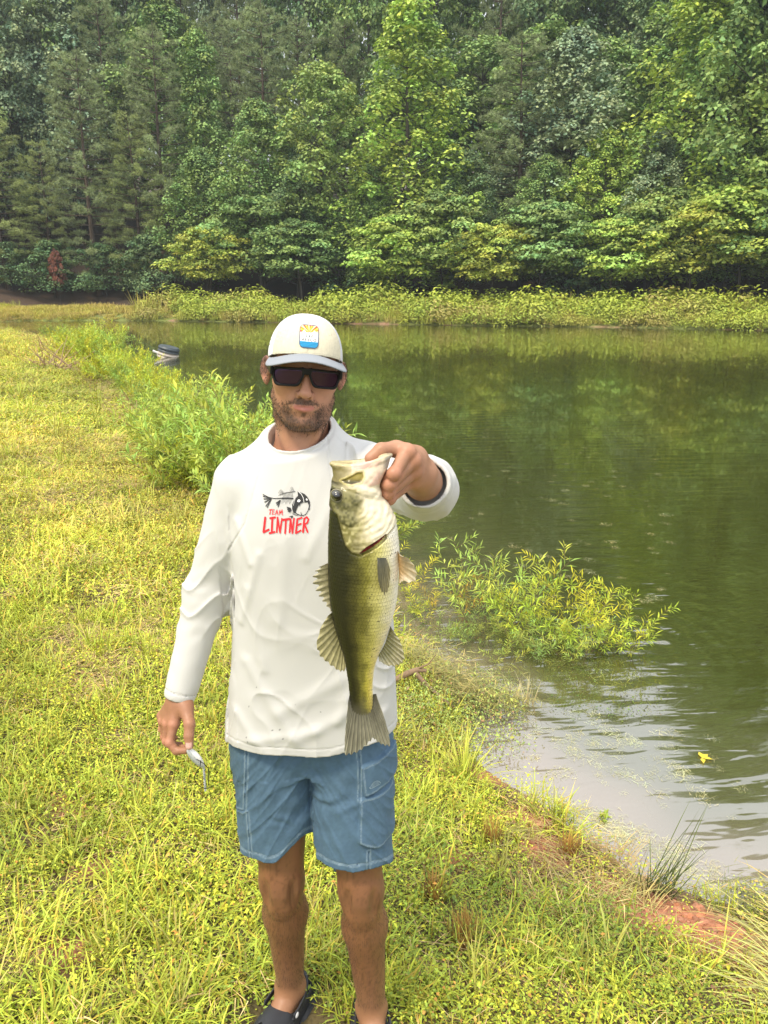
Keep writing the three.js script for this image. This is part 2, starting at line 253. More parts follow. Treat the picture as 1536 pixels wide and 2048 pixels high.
// ---------------------------------------------------------------- trees
const leafMat = (r, g, b, tr = 0.3) => phys({ vertexColors: true, color: rgb(r, g, b), roughness: 0.75, transmission: tr, specularIntensity: 0.35 });
const barkMat = std({ vertexColors: true, roughness: 0.95 });
function broadCrown(seed, o) {                            // returns { crown, trunk }
  const r = rng(seed), T = new Tris(), W = new Tris(), bark = [0.07, 0.058, 0.045], limbs = [];
  for (let q = 0; q < o.clumps; q++) {
    const t = Math.pow(r(), o.low ?? 0.85), pr = o.profile(t), az = r() * 6.283, rr = o.R * pr * Math.sqrt(mix(0.22, 1, r())), lob = 1 + 0.28 * Math.sin(az * 3 + seed + t * 5) + 0.14 * Math.sin(az * 5 + t * 11);
    const cx = Math.cos(az) * rr * lob, cz = Math.sin(az) * rr * lob, cy = o.base + t * (o.H - o.base) - rr * (o.sag ?? 0.12), rc = mix(o.rc[0], o.rc[1], r()) * (1 - 0.35 * t), br = mix(0.6, 1.35, r()), hue = r() - 0.5;
    if (q % 5 === 0) limbs.push([cx, cy, cz]);
    for (let l = 0; l < o.leaves; l++) {
      const u = unit(r), s = Math.cbrt(mix(0.25, 1, r())); if (u[1] < -0.35 && r() < 0.7) u[1] = -u[1];
      const a = [cx + u[0] * rc * s, cy + u[1] * rc * s * o.flat - (u[0] * u[0] + u[2] * u[2]) * s * rc * 0.18, cz + u[2] * rc * s];
      const n = norm([u[0] * 0.6 + (r() - 0.5) * 0.9, 0.75 + (r() - 0.5) * 0.8, u[2] * 0.6 + (r() - 0.5) * 0.9]), [w, e] = frame(n, r), k = br * mix(0.75, 1.25, r()), sz = o.leaf * mix(0.7, 1.35, r());
      const h = hue * 0.25 + (r() - 0.5) * 0.2;
      T.leaf(a, e, w, n, sz, sz * 0.85, 0.14, [k * (1 + h), k, k * (1 - h)]);
    }
  }
  const th = o.H * 0.86, lean = (r() - 0.5) * 0.5; const pt = (f) => [lean * f * f + 0.12 * Math.sin(f * 5 + seed), th * f, 0.12 * Math.cos(f * 4 + seed)];
  W.tube([0, 0.06, 0.25, 0.5, 0.75, 1].map((f) => [...pt(f), o.girth * (f === 0 ? 1.35 : 1 - 0.86 * f)]), 8, bark);
  for (const [x, y, z] of limbs) { const f = clamp((y - 0.18 * Math.hypot(x, z) * 2.2) / th, 0.08, 0.95), a = pt(f), m = o.girth * (0.32 - 0.2 * f); W.tube([[...a, m], [mix(a[0], x, 0.5), mix(a[1], y, 0.42), mix(a[2], z, 0.5), m * 0.6], [x, y, z, 0.012]], 5, bark); }
  return { crown: T.geo(), trunk: W.geo(), H: o.H };
}
function pineCrown(seed, H, R) {
  const r = rng(seed), T = new Tris(), W = new Tris(), bark = [0.085, 0.06, 0.045];
  W.tube([0, 0.05, 0.3, 0.6, 0.85, 1].map((f) => [0.15 * Math.sin(f * 3 + seed), H * f, 0.12 * Math.sin(f * 4), 0.2 * (f === 0 ? 1.25 : 1 - 0.92 * f)]), 8, bark);
  for (let y = H * 0.06; y < H * 0.99; y += mix(0.5, 0.75, r())) {
    const t = y / H, nb = 4 + Math.floor(r() * 2), a0 = r() * 6.28, Lm = R * Math.pow(1 - t, 0.48) * sstep(0.0, 0.3, t) + 0.3;
    for (let b = 0; b < nb; b++) {
      if (t < 0.3 && r() < 0.25) continue;
      const az = a0 + b / nb * 6.28 + (r() - 0.5) * 0.6, L = Lm * mix(0.6, 1.15, r()), rise = mix(0.0, 0.35, t), dx = Math.cos(az), dz = Math.sin(az), k0 = mix(0.75, 1.2, r());
      const p = (f) => [dx * L * f, y + L * (rise * f - 0.16 * f * f + 0.14 * f * f * f * f), dz * L * f];
      W.tube([[0.15 * Math.sin(t * 3 + seed), y, 0, 0.045 * (1 - t * 0.6)], [...p(0.5), 0.026], [...p(1), 0.008]], 4, bark);
      const nt = Math.ceil(4 + L * 6);
      for (let q = 0; q < nt; q++) {
        const f = mix(0.32, 1.03, Math.pow(r(), 0.7)), c = p(f), sp = 0.3 * (1.15 - 0.5 * f) * Math.min(1, L); c[0] += (r() - 0.5) * 2 * sp; c[1] += (r() - 0.2) * sp * 0.9; c[2] += (r() - 0.5) * 2 * sp;
        const dir = norm([dx * 0.7 + (r() - 0.5) * 0.6, 0.75, dz * 0.7 + (r() - 0.5) * 0.6]), kk = k0 * mix(0.8, 1.2, r());
        for (let m = 0; m < 26; m++) {
          const u = unit(r), d = norm([u[0] + dir[0] * 0.75, u[1] + dir[1] * 0.75, u[2] + dir[2] * 0.75]), [w] = frame(d, r), ln = mix(0.2, 0.36, r()), hw = 0.017, k = kk * mix(0.75, 1.25, r()), col = [k, k, k], c2 = [k * 1.25, k * 1.2, k];
          const A = T.v(c[0] + w[0] * hw, c[1] + w[1] * hw, c[2] + w[2] * hw, col), B = T.v(c[0] - w[0] * hw, c[1] - w[1] * hw, c[2] - w[2] * hw, col), C = T.v(c[0] + d[0] * ln, c[1] + d[1] * ln - 0.03, c[2] + d[2] * ln, c2); T.tri(A, B, C);
        }
      }
    }
  }
  return { crown: T.geo(), trunk: W.geo(), H };
}
const KINDS = {
  oak: broadCrown(11, { H: 15, R: 4.6, base: 2.4, clumps: 360, leaves: 54, rc: [0.6, 1.25], flat: 0.62, leaf: 0.23, girth: 0.24, profile: (t) => Math.pow(Math.sin(Math.PI * (0.13 + 0.82 * t)), 0.65) }),
  maple: broadCrown(23, { H: 14, R: 4.0, base: 2.4, clumps: 340, leaves: 52, rc: [0.55, 1.2], flat: 0.7, leaf: 0.21, girth: 0.2, profile: (t) => Math.pow(Math.sin(Math.PI * (0.2 + 0.78 * t)), 0.8) }),
  poplar: broadCrown(37, { H: 17, R: 3.9, base: 1.0, clumps: 350, leaves: 50, rc: [0.55, 1.2], flat: 0.75, leaf: 0.22, girth: 0.22, low: 1.0, profile: (t) => Math.pow(1 - t, 0.62) * (0.55 + 0.45 * sstep(0, 0.3, t)) + 0.1 }),
  layered: broadCrown(51, { H: 6.6, R: 3.0, base: 2.5, clumps: 150, leaves: 62, rc: [0.6, 1.1], flat: 0.26, leaf: 0.2, girth: 0.09, sag: 0.06, profile: (t) => Math.pow(Math.sin(Math.PI * (0.24 + 0.7 * t)), 0.7) }),
  thicket: broadCrown(67, { H: 5, R: 2.3, base: 0.9, clumps: 150, leaves: 50, rc: [0.45, 0.85], flat: 0.5, leaf: 0.17, girth: 0.07, sag: 0.1, profile: (t) => Math.pow(Math.sin(Math.PI * (0.3 + 0.66 * t)), 0.6) }),
  pine: pineCrown(5, 16, 3.5), pine2: pineCrown(9, 14, 3.5),
};
const tints = {};
function tree(kind, name, x, z, H, spread, col, turn, label, group) {
  const K = KINDS[kind], key = col.join(), m = tints[key] ??= leafMat(...col), o = thing(name, label, 'tree', [x, landHeight(x, z) - 0.08, z], turn, group), s = H / K.H;
  part('trunk', K.trunk, barkMat, o); part('crown', K.crown, m, o); o.scale.set(s * spread, s, s * spread); return o;
}
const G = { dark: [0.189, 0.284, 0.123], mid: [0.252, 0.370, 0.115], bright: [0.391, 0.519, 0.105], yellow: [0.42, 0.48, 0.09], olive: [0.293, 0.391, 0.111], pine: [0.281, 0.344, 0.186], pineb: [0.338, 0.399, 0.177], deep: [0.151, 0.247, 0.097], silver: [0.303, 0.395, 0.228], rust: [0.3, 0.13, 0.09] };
tree('thicket', 'broadleaf_tree', -27.8, -59.8, 3.4, 1.20, G.dark, 2.91, 'low bushy green tree at the left end of the wood edge');
tree('thicket', 'broadleaf_tree', -24.5, -59.5, 4.0, 1.10, G.deep, 2.34, 'low bushy green tree beside the red leaved sapling');
tree('layered', 'broadleaf_tree', -23.5, -58.0, 3.9, 0.30, G.rust, 0.87, 'small red leaved sapling among the pines at left');
tree('thicket', 'broadleaf_tree', -20.6, -59.5, 3.7, 1.20, G.deep, 5.44, 'dark low tree under the long bare pine trunk');
tree('thicket', 'broadleaf_tree', -17.3, -58.9, 4.4, 1.00, G.dark, 0.04, 'low green tree between pines and the yellow green layered tree');
tree('layered', 'broadleaf_tree', -12.0, -55.9, 5.4, 1.10, G.yellow, 3.16, 'yellow green layered small tree at the wood edge left of the cap');
tree('layered', 'broadleaf_tree', -8.7, -56.2, 7.3, 1.00, G.mid, 5.64, 'small green tree with golden top leaves behind the layered yellow one');
tree('layered', 'broadleaf_tree', -5.7, -54.4, 5.6, 1.15, G.mid, 0.51, 'small green layered tree at the wood edge straight above the cap');
tree('thicket', 'broadleaf_tree', -2.7, -55.8, 4.7, 1.00, G.deep, 3.48, 'dark bushy small tree just right of the cap at the wood edge');
tree('layered', 'broadleaf_tree', 0.7, -52.0, 5.9, 1.15, G.bright, 3.87, 'bright layered small tree leaning out at the middle of the wood edge');
tree('layered', 'broadleaf_tree', 3.7, -52.3, 7.1, 1.00, G.olive, 0.26, 'olive layered small tree behind the bright central one');
tree('layered', 'broadleaf_tree', 6.8, -49.9, 5.3, 1.10, G.yellow, 2.38, 'yellow green small tree hanging low over the bank right of centre');
tree('layered', 'broadleaf_tree', 9.6, -49.9, 6.4, 1.10, G.mid, 4.42, 'mid green spreading small tree beside the low yellow green one');
tree('thicket', 'broadleaf_tree', 12.2, -50.8, 4.7, 1.10, G.dark, 2.84, 'low green bush tree with pale twigs right of centre');
tree('layered', 'broadleaf_tree', 13.5, -48.0, 5.4, 1.15, G.bright, 4.55, 'fresh green drooping small tree over the right part of the bank');
tree('layered', 'broadleaf_tree', 16.5, -48.4, 6.8, 1.00, G.olive, 0.99, 'olive small tree behind the drooping trees at right');
tree('layered', 'broadleaf_tree', 17.8, -46.6, 6.2, 1.10, G.yellow, 1.49, 'golden green small tree with bare twigs near the right edge');
tree('layered', 'broadleaf_tree', 20.4, -46.2, 7.1, 1.15, G.bright, 0.70, 'bright green layered tree nearest the right edge of the bank');
tree('layered', 'broadleaf_tree', 22.6, -45.4, 6.5, 1.20, G.mid, 3.18, 'green layered tree cut by the right edge of the picture');
tree('pine2', 'pine_tree', -28.0, -59.8, 12.4, 1.10, G.pineb, 5.80, 'shaggy pine standing nearest the left edge');
tree('pine2', 'pine_tree', -25.0, -60.7, 10.4, 1.05, G.pineb, 3.71, 'shorter bushy pine above the red leaved sapling');
tree('pine', 'pine_tree', -21.2, -59.6, 16.5, 1.07, G.pine, 4.86, 'tall pine with a long bare lower trunk at left');
tree('pine2', 'pine_tree', -18.1, -59.9, 12.4, 1.05, G.pineb, 2.41, 'bushy pine just right of the bare trunked pine');
tree('pine', 'pine_tree', -16.3, -61.4, 18.2, 1.02, G.pine, 4.69, 'tallest pine of the left stand, with a pointed crown');
tree('poplar', 'broadleaf_tree', -13.5, -62.7, 17.6, 0.81, G.mid, 0.64, 'slim fresh green tree rising between the left pines and the tall dark pine');
tree('maple', 'broadleaf_tree', -12.9, -59.0, 10.2, 1.00, G.mid, 1.83, 'mid green tree with vine covered trunk beside the left pines');
tree('pine', 'pine_tree', -8.9, -63.8, 19.1, 1.01, G.pine, 4.23, 'dark pine with a full crown high above the cap');
tree('maple', 'broadleaf_tree', -8.7, -58.2, 12.8, 0.95, G.mid, 4.56, 'medium green tree below the dark pine above the cap');
tree('oak', 'broadleaf_tree', -4.3, -57.8, 14.7, 0.90, G.olive, 2.65, 'round topped yellowish olive tree right above the cap');
tree('maple', 'broadleaf_tree', -6.0, -56.9, 9.8, 0.90, G.dark, 0.55, 'dark green tree below the round olive crown');
tree('poplar', 'broadleaf_tree', 1.6, -55.0, 18.1, 1.12, G.bright, 1.68, 'tall tapering bright green tree at the centre of the wood');
tree('maple', 'broadleaf_tree', -1.0, -55.3, 8.7, 0.90, G.mid, 1.32, 'green tree at the left foot of the tall tapering tree');
tree('pine', 'pine_tree', 8.9, -55.2, 15.6, 1.35, G.pine, 1.77, 'broad dark pine right of the tall tapering tree');
tree('maple', 'broadleaf_tree', 5.5, -53.8, 9.2, 0.95, G.dark, 5.08, 'dark green tree between the tapering tree and the broad pine');
tree('maple', 'broadleaf_tree', 12.2, -55.2, 15.2, 1.00, G.silver, 1.25, 'pale green tall tree behind the broad dark pine');
tree('maple', 'broadleaf_tree', 10.1, -51.9, 8.5, 1.00, G.mid, 5.57, 'mid green tree at the foot of the broad dark pine');
tree('maple', 'broadleaf_tree', 13.5, -50.8, 9.9, 0.95, G.bright, 5.52, 'fresh green tree with two small peaks right of the broad pine');
tree('maple', 'broadleaf_tree', 16.5, -50.4, 9.6, 1.00, G.silver, 0.34, 'silvery green tree below the tall right hand crowns');
tree('oak', 'broadleaf_tree', 19.1, -62.1, 17.6, 0.76, G.dark, 2.38, 'thin topped dark tree with sky gaps at upper right');
tree('poplar', 'broadleaf_tree', 19.0, -51.1, 21.1, 1.03, G.bright, 3.09, 'tall fresh green tree filling the upper right');
tree('oak', 'broadleaf_tree', 22.0, -48.7, 20.5, 0.82, G.mid, 0.15, 'huge green tree at the upper right corner');
tree('maple', 'broadleaf_tree', 20.3, -48.1, 9.5, 0.95, G.mid, 2.67, 'leafy mid green tree under the huge right corner tree');
tree('maple', 'broadleaf_tree', 23.0, -46.2, 11.0, 1.00, G.olive, 5.69, 'olive green tree cut by the right edge below the huge crown');
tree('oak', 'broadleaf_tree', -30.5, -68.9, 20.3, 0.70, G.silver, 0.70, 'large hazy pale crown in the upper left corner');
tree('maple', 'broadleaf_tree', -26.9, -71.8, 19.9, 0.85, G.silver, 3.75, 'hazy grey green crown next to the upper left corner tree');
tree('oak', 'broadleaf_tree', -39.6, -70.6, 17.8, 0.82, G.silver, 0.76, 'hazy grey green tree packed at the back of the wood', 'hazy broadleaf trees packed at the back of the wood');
tree('maple', 'broadleaf_tree', -33.8, -68.9, 16.3, 1.00, G.dark, 3.63, 'hazy grey green tree packed at the back of the wood', 'hazy broadleaf trees packed at the back of the wood');
tree('pine', 'pine_tree', -29.3, -71.3, 19.3, 0.77, G.pine, 5.62, 'blue green pine of the second hazy row, right of the pale upper left crown', 'hazy pines scattered at the back of the wood');
tree('pine', 'pine_tree', -23.0, -70.3, 19.9, 0.88, G.pine, 1.28, 'blue green pine of the second hazy row, right of the bare trunked pine', 'hazy pines scattered at the back of the wood');
tree('maple', 'broadleaf_tree', -17.8, -70.7, 19.0, 0.88, G.mid, 0.05, 'mid green tree of the second hazy row, right of the pointed pine', 'hazy broadleaf trees packed at the back of the wood');
tree('pine', 'pine_tree', -12.7, -70.6, 18.3, 0.96, G.pine, 0.52, 'blue green pine of the second hazy row, right of the slim fresh green tree', 'hazy pines scattered at the back of the wood');
tree('pine', 'pine_tree', -6.4, -65.5, 18.0, 0.80, G.pine, 3.39, 'blue green pine of the second hazy row, left of the round olive crown', 'hazy pines scattered at the back of the wood');
tree('pine', 'pine_tree', -3.2, -67.9, 17.3, 0.98, G.pine, 0.11, 'blue green pine of the second hazy row, right of the round olive crown', 'hazy pines scattered at the back of the wood');
tree('maple', 'broadleaf_tree', 2.3, -63.8, 17.2, 0.97, G.dark, 0.53, 'dark green tree of the second hazy row, right of the tall tapering tree', 'hazy broadleaf trees packed at the back of the wood');
tree('oak', 'broadleaf_tree', 7.4, -64.4, 14.7, 1.10, G.mid, 3.12, 'mid green tree of the second hazy row, left of the broad dark pine', 'hazy broadleaf trees packed at the back of the wood');
tree('oak', 'broadleaf_tree', 12.4, -62.8, 15.3, 1.03, G.mid, 5.78, 'mid green tree of the second hazy row, left of the pale green tall tree', 'hazy broadleaf trees packed at the back of the wood');
tree('oak', 'broadleaf_tree', 14.7, -58.7, 14.3, 1.10, G.mid, 2.64, 'mid green tree of the second hazy row, right of the pale green tall tree', 'hazy broadleaf trees packed at the back of the wood');
tree('maple', 'broadleaf_tree', 19.9, -58.5, 16.2, 0.96, G.mid, 2.50, 'mid green tree of the second hazy row, left of the tall fresh green tree', 'hazy broadleaf trees packed at the back of the wood');
tree('pine', 'pine_tree', 23.0, -55.3, 14.2, 0.86, G.pine, 4.01, 'blue green pine of the second hazy row, left of the huge right corner tree', 'hazy pines scattered at the back of the wood');
tree('maple', 'broadleaf_tree', 27.2, -56.8, 14.4, 0.87, G.mid, 0.59, 'mid green tree of the second hazy row, right of the huge right corner tree', 'hazy broadleaf trees packed at the back of the wood');
tree('maple', 'broadleaf_tree', 29.8, -52.6, 14.2, 1.02, G.silver, 3.64, 'hazy grey green tree packed at the back of the wood', 'hazy broadleaf trees packed at the back of the wood');
tree('oak', 'broadleaf_tree', -44.0, -75.9, 26.0, 0.61, G.mid, 1.08, 'hazy grey green tree packed at the back of the wood', 'hazy broadleaf trees packed at the back of the wood');
tree('pine', 'pine_tree', -38.8, -77.6, 27.3, 0.62, G.pine, 3.82, 'hazy blue green pine far back in the wood', 'hazy pines scattered at the back of the wood');
tree('oak', 'broadleaf_tree', -33.5, -77.9, 25.7, 0.63, G.dark, 6.02, 'dark green tree of the rearmost hazy row, right of the pale upper left crown', 'hazy broadleaf trees packed at the back of the wood');
tree('oak', 'broadleaf_tree', -27.1, -74.8, 27.6, 0.61, G.mid, 0.34, 'mid green tree of the rearmost hazy row, left of the bare trunked pine', 'hazy broadleaf trees packed at the back of the wood');
tree('maple', 'broadleaf_tree', -22.4, -77.1, 29.2, 0.58, G.dark, 3.49, 'dark green tree of the rearmost hazy row, left of the pointed pine', 'hazy broadleaf trees packed at the back of the wood');
tree('pine', 'pine_tree', -17.9, -78.1, 26.9, 0.57, G.pine, 3.81, 'blue green pine of the rearmost hazy row, left of the slim fresh green tree', 'hazy pines scattered at the back of the wood');
tree('pine', 'pine_tree', -12.5, -74.1, 26.2, 0.70, G.pine, 0.94, 'blue green pine of the rearmost hazy row, left of the dark pine above the cap', 'hazy pines scattered at the back of the wood');
tree('oak', 'broadleaf_tree', -6.7, -74.5, 27.6, 0.55, G.dark, 1.68, 'dark green tree of the rearmost hazy row, left of the round olive crown', 'hazy broadleaf trees packed at the back of the wood');
tree('oak', 'broadleaf_tree', -1.4, -72.0, 24.5, 0.59, G.mid, 6.25, 'mid green tree of the rearmost hazy row, left of the tall tapering tree', 'hazy broadleaf trees packed at the back of the wood');
tree('oak', 'broadleaf_tree', 4.0, -71.4, 25.8, 0.61, G.mid, 6.27, 'mid green tree of the rearmost hazy row, right of the tall tapering tree', 'hazy broadleaf trees packed at the back of the wood');
tree('pine', 'pine_tree', 8.9, -67.6, 23.8, 0.77, G.pine, 0.76, 'blue green pine of the rearmost hazy row, left of the broad dark pine', 'hazy pines scattered at the back of the wood');
tree('oak', 'broadleaf_tree', 14.3, -69.4, 25.3, 0.69, G.dark, 4.43, 'dark green tree of the rearmost hazy row, left of the pale green tall tree', 'hazy broadleaf trees packed at the back of the wood');
tree('oak', 'broadleaf_tree', 17.6, -67.7, 24.9, 0.73, G.dark, 5.97, 'dark green tree of the rearmost hazy row, left of the sky gaps at upper right', 'hazy broadleaf trees packed at the back of the wood');
tree('oak', 'broadleaf_tree', 22.3, -63.9, 21.1, 0.69, G.silver, 1.49, 'grey green tree of the rearmost hazy row, left of the tall fresh green tree', 'hazy broadleaf trees packed at the back of the wood');
tree('oak', 'broadleaf_tree', 25.4, -62.9, 20.3, 0.80, G.silver, 3.84, 'grey green tree of the rearmost hazy row, right of the tall fresh green tree', 'hazy broadleaf trees packed at the back of the wood');
tree('pine', 'pine_tree', 28.8, -61.2, 22.4, 0.72, G.pine, 0.27, 'blue green pine of the rearmost hazy row, right of the huge right corner tree', 'hazy pines scattered at the back of the wood');
tree('oak', 'broadleaf_tree', 32.9, -60.1, 19.6, 0.84, G.dark, 2.30, 'hazy grey green tree packed at the back of the wood', 'hazy broadleaf trees packed at the back of the wood');
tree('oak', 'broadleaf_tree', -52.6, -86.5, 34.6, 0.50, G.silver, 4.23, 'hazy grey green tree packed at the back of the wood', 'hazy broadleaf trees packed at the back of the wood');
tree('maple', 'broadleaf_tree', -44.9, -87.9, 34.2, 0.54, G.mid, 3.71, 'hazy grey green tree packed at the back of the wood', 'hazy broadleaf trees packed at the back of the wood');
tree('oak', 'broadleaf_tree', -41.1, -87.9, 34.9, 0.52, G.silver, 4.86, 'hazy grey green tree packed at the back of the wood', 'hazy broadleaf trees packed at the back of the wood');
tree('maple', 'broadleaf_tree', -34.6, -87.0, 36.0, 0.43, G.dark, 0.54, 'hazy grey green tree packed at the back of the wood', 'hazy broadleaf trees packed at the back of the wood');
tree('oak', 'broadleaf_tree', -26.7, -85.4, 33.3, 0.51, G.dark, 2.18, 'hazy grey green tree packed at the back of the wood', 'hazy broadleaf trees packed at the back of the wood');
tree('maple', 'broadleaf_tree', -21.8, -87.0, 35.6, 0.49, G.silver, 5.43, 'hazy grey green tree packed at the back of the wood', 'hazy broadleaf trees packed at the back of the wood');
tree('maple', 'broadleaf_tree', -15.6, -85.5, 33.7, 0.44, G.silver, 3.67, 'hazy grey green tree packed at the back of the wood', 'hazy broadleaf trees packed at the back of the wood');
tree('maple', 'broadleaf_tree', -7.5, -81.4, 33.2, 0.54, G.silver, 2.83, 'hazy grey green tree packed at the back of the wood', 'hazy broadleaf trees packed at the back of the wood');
tree('oak', 'broadleaf_tree', -3.3, -82.5, 33.4, 0.43, G.mid, 2.53, 'hazy grey green tree packed at the back of the wood', 'hazy broadleaf trees packed at the back of the wood');
tree('maple', 'broadleaf_tree', 3.9, -80.9, 34.4, 0.42, G.dark, 6.19, 'hazy grey green tree packed at the back of the wood', 'hazy broadleaf trees packed at the back of the wood');
tree('maple', 'broadleaf_tree', 9.1, -76.5, 31.2, 0.50, G.dark, 3.61, 'hazy grey green tree packed at the back of the wood', 'hazy broadleaf trees packed at the back of the wood');
tree('maple', 'broadleaf_tree', 13.4, -77.4, 30.6, 0.52, G.dark, 0.12, 'hazy grey green tree packed at the back of the wood', 'hazy broadleaf trees packed at the back of the wood');
tree('oak', 'broadleaf_tree', 18.2, -73.9, 31.8, 0.55, G.mid, 5.02, 'hazy grey green tree packed at the back of the wood', 'hazy broadleaf trees packed at the back of the wood');
tree('oak', 'broadleaf_tree', 22.3, -73.4, 28.6, 0.58, G.silver, 2.06, 'hazy grey green tree packed at the back of the wood', 'hazy broadleaf trees packed at the back of the wood');
tree('oak', 'broadleaf_tree', 27.6, -70.4, 28.1, 0.58, G.dark, 2.72, 'hazy grey green tree packed at the back of the wood', 'hazy broadleaf trees packed at the back of the wood');
tree('oak', 'broadleaf_tree', 31.6, -69.2, 26.9, 0.57, G.mid, 1.34, 'hazy grey green tree packed at the back of the wood', 'hazy broadleaf trees packed at the back of the wood');
tree('oak', 'broadleaf_tree', 34.7, -65.0, 25.7, 0.62, G.mid, 2.79, 'hazy grey green tree packed at the back of the wood', 'hazy broadleaf trees packed at the back of the wood');
tree('oak', 'broadleaf_tree', 39.2, -65.8, 23.8, 0.65, G.mid, 2.04, 'hazy grey green tree packed at the back of the wood', 'hazy broadleaf trees packed at the back of the wood');
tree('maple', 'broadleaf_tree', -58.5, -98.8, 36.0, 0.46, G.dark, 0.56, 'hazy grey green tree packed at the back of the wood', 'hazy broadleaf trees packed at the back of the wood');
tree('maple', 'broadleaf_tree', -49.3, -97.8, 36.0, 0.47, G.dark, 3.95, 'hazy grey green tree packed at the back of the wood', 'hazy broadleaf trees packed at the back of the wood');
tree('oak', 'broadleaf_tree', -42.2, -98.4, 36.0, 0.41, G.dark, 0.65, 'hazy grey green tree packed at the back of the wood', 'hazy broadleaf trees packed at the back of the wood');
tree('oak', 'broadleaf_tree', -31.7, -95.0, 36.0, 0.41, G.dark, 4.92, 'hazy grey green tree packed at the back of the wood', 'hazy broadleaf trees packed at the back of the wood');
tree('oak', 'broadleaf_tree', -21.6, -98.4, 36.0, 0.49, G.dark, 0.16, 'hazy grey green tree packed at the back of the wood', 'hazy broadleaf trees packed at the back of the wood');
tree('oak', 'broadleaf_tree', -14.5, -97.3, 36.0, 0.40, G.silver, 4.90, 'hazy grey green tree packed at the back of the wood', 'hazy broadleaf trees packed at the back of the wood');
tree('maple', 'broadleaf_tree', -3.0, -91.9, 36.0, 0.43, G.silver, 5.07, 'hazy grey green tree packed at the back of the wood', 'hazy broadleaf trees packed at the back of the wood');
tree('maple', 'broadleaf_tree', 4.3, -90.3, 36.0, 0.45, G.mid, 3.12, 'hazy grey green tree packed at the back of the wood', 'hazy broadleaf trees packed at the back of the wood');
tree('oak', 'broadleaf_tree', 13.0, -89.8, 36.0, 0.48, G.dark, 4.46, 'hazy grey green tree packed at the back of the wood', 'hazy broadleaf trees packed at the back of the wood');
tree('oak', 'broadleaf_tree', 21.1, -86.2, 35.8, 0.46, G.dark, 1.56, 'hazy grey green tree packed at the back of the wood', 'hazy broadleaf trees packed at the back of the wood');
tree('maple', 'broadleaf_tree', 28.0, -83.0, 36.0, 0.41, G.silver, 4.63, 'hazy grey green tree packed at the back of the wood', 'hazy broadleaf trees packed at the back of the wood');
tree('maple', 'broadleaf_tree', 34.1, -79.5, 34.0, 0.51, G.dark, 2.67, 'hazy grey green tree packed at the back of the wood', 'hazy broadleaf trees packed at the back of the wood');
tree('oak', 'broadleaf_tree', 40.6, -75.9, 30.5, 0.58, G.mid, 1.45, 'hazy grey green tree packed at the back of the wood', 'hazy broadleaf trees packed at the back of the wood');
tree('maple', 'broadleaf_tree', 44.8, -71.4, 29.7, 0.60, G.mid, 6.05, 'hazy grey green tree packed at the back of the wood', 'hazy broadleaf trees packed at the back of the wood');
tree('maple', 'broadleaf_tree', 22.8, -53.3, 26.1, 0.68, G.mid, 2.52, 'hazy grey green tree packed at the back of the wood', 'hazy broadleaf trees packed at the back of the wood');
tree('maple', 'broadleaf_tree', 25.3, -51.9, 33.2, 0.53, G.mid, 2.34, 'hazy grey green tree packed at the back of the wood', 'hazy broadleaf trees packed at the back of the wood');
tree('maple', 'broadleaf_tree', 27.7, -50.6, 35.2, 0.50, G.mid, 5.40, 'hazy grey green tree packed at the back of the wood', 'hazy broadleaf trees packed at the back of the wood');
tree('oak', 'broadleaf_tree', -34.0, -61.0, 17.8, 0.94, G.mid, 2.32, 'hazy grey green tree packed at the back of the wood', 'hazy broadleaf trees packed at the back of the wood');
tree('oak', 'broadleaf_tree', -38.3, -61.2, 17.8, 0.94, G.mid, 4.19, 'hazy grey green tree packed at the back of the wood', 'hazy broadleaf trees packed at the back of the wood');
tree('oak', 'broadleaf_tree', 26.0, -46.5, 13.7, 1.00, G.mid, 1.07, 'hazy grey green tree packed at the back of the wood', 'hazy broadleaf trees packed at the back of the wood');
tree('oak', 'broadleaf_tree', 28.6, -45.1, 13.3, 1.00, G.mid, 5.30, 'hazy grey green tree packed at the back of the wood', 'hazy broadleaf trees packed at the back of the wood');
tree('oak', 'broadleaf_tree', 31.1, -43.7, 13.0, 1.00, G.mid, 1.63, 'hazy grey green tree packed at the back of the wood', 'hazy broadleaf trees packed at the back of the wood');
// ---------------------------------------------------------------- turf and shore plants
function clump(seed, n, R, make) { const r = rng(seed), T = new Tris(); for (let q = 0; q < n; q++) { const a = r() * 6.283, d = R * Math.sqrt(r()); make(T, Math.cos(a) * d, Math.sin(a) * d, r, d / R); } return T.geo(); }
const vary = (c, r, s = 0.25, h = 0.12) => { const k = mix(1 - s, 1 + s, r()), e = (r() - 0.5) * 2 * h; return [c[0] * k * (1 + e), c[1] * k, c[2] * k * (1 - e)]; };
const cloverGeo = [1, 2, 3].map((s) => clump(100 + s, 84, 0.12, (T, x, z, r) => {
  const y = mix(0.002, 0.058, Math.pow(r(), 1.1)), n = norm([(r() - 0.5) * 1.1, 1, (r() - 0.5) * 1.1]), [w, u] = frame(n, r), L = mix(0.008, 0.02, r() * r()), old = r() < 0.1 ? [1.1, 0.6, 1.4] : [1, 1, 1];
  T.leaf([x, y, z], u, w, n, L, L * 0.55, 0.18, vary([0.95 * old[0], 0.95 * old[1], 0.95 * old[2]], r, 0.42, 0.16));
}));
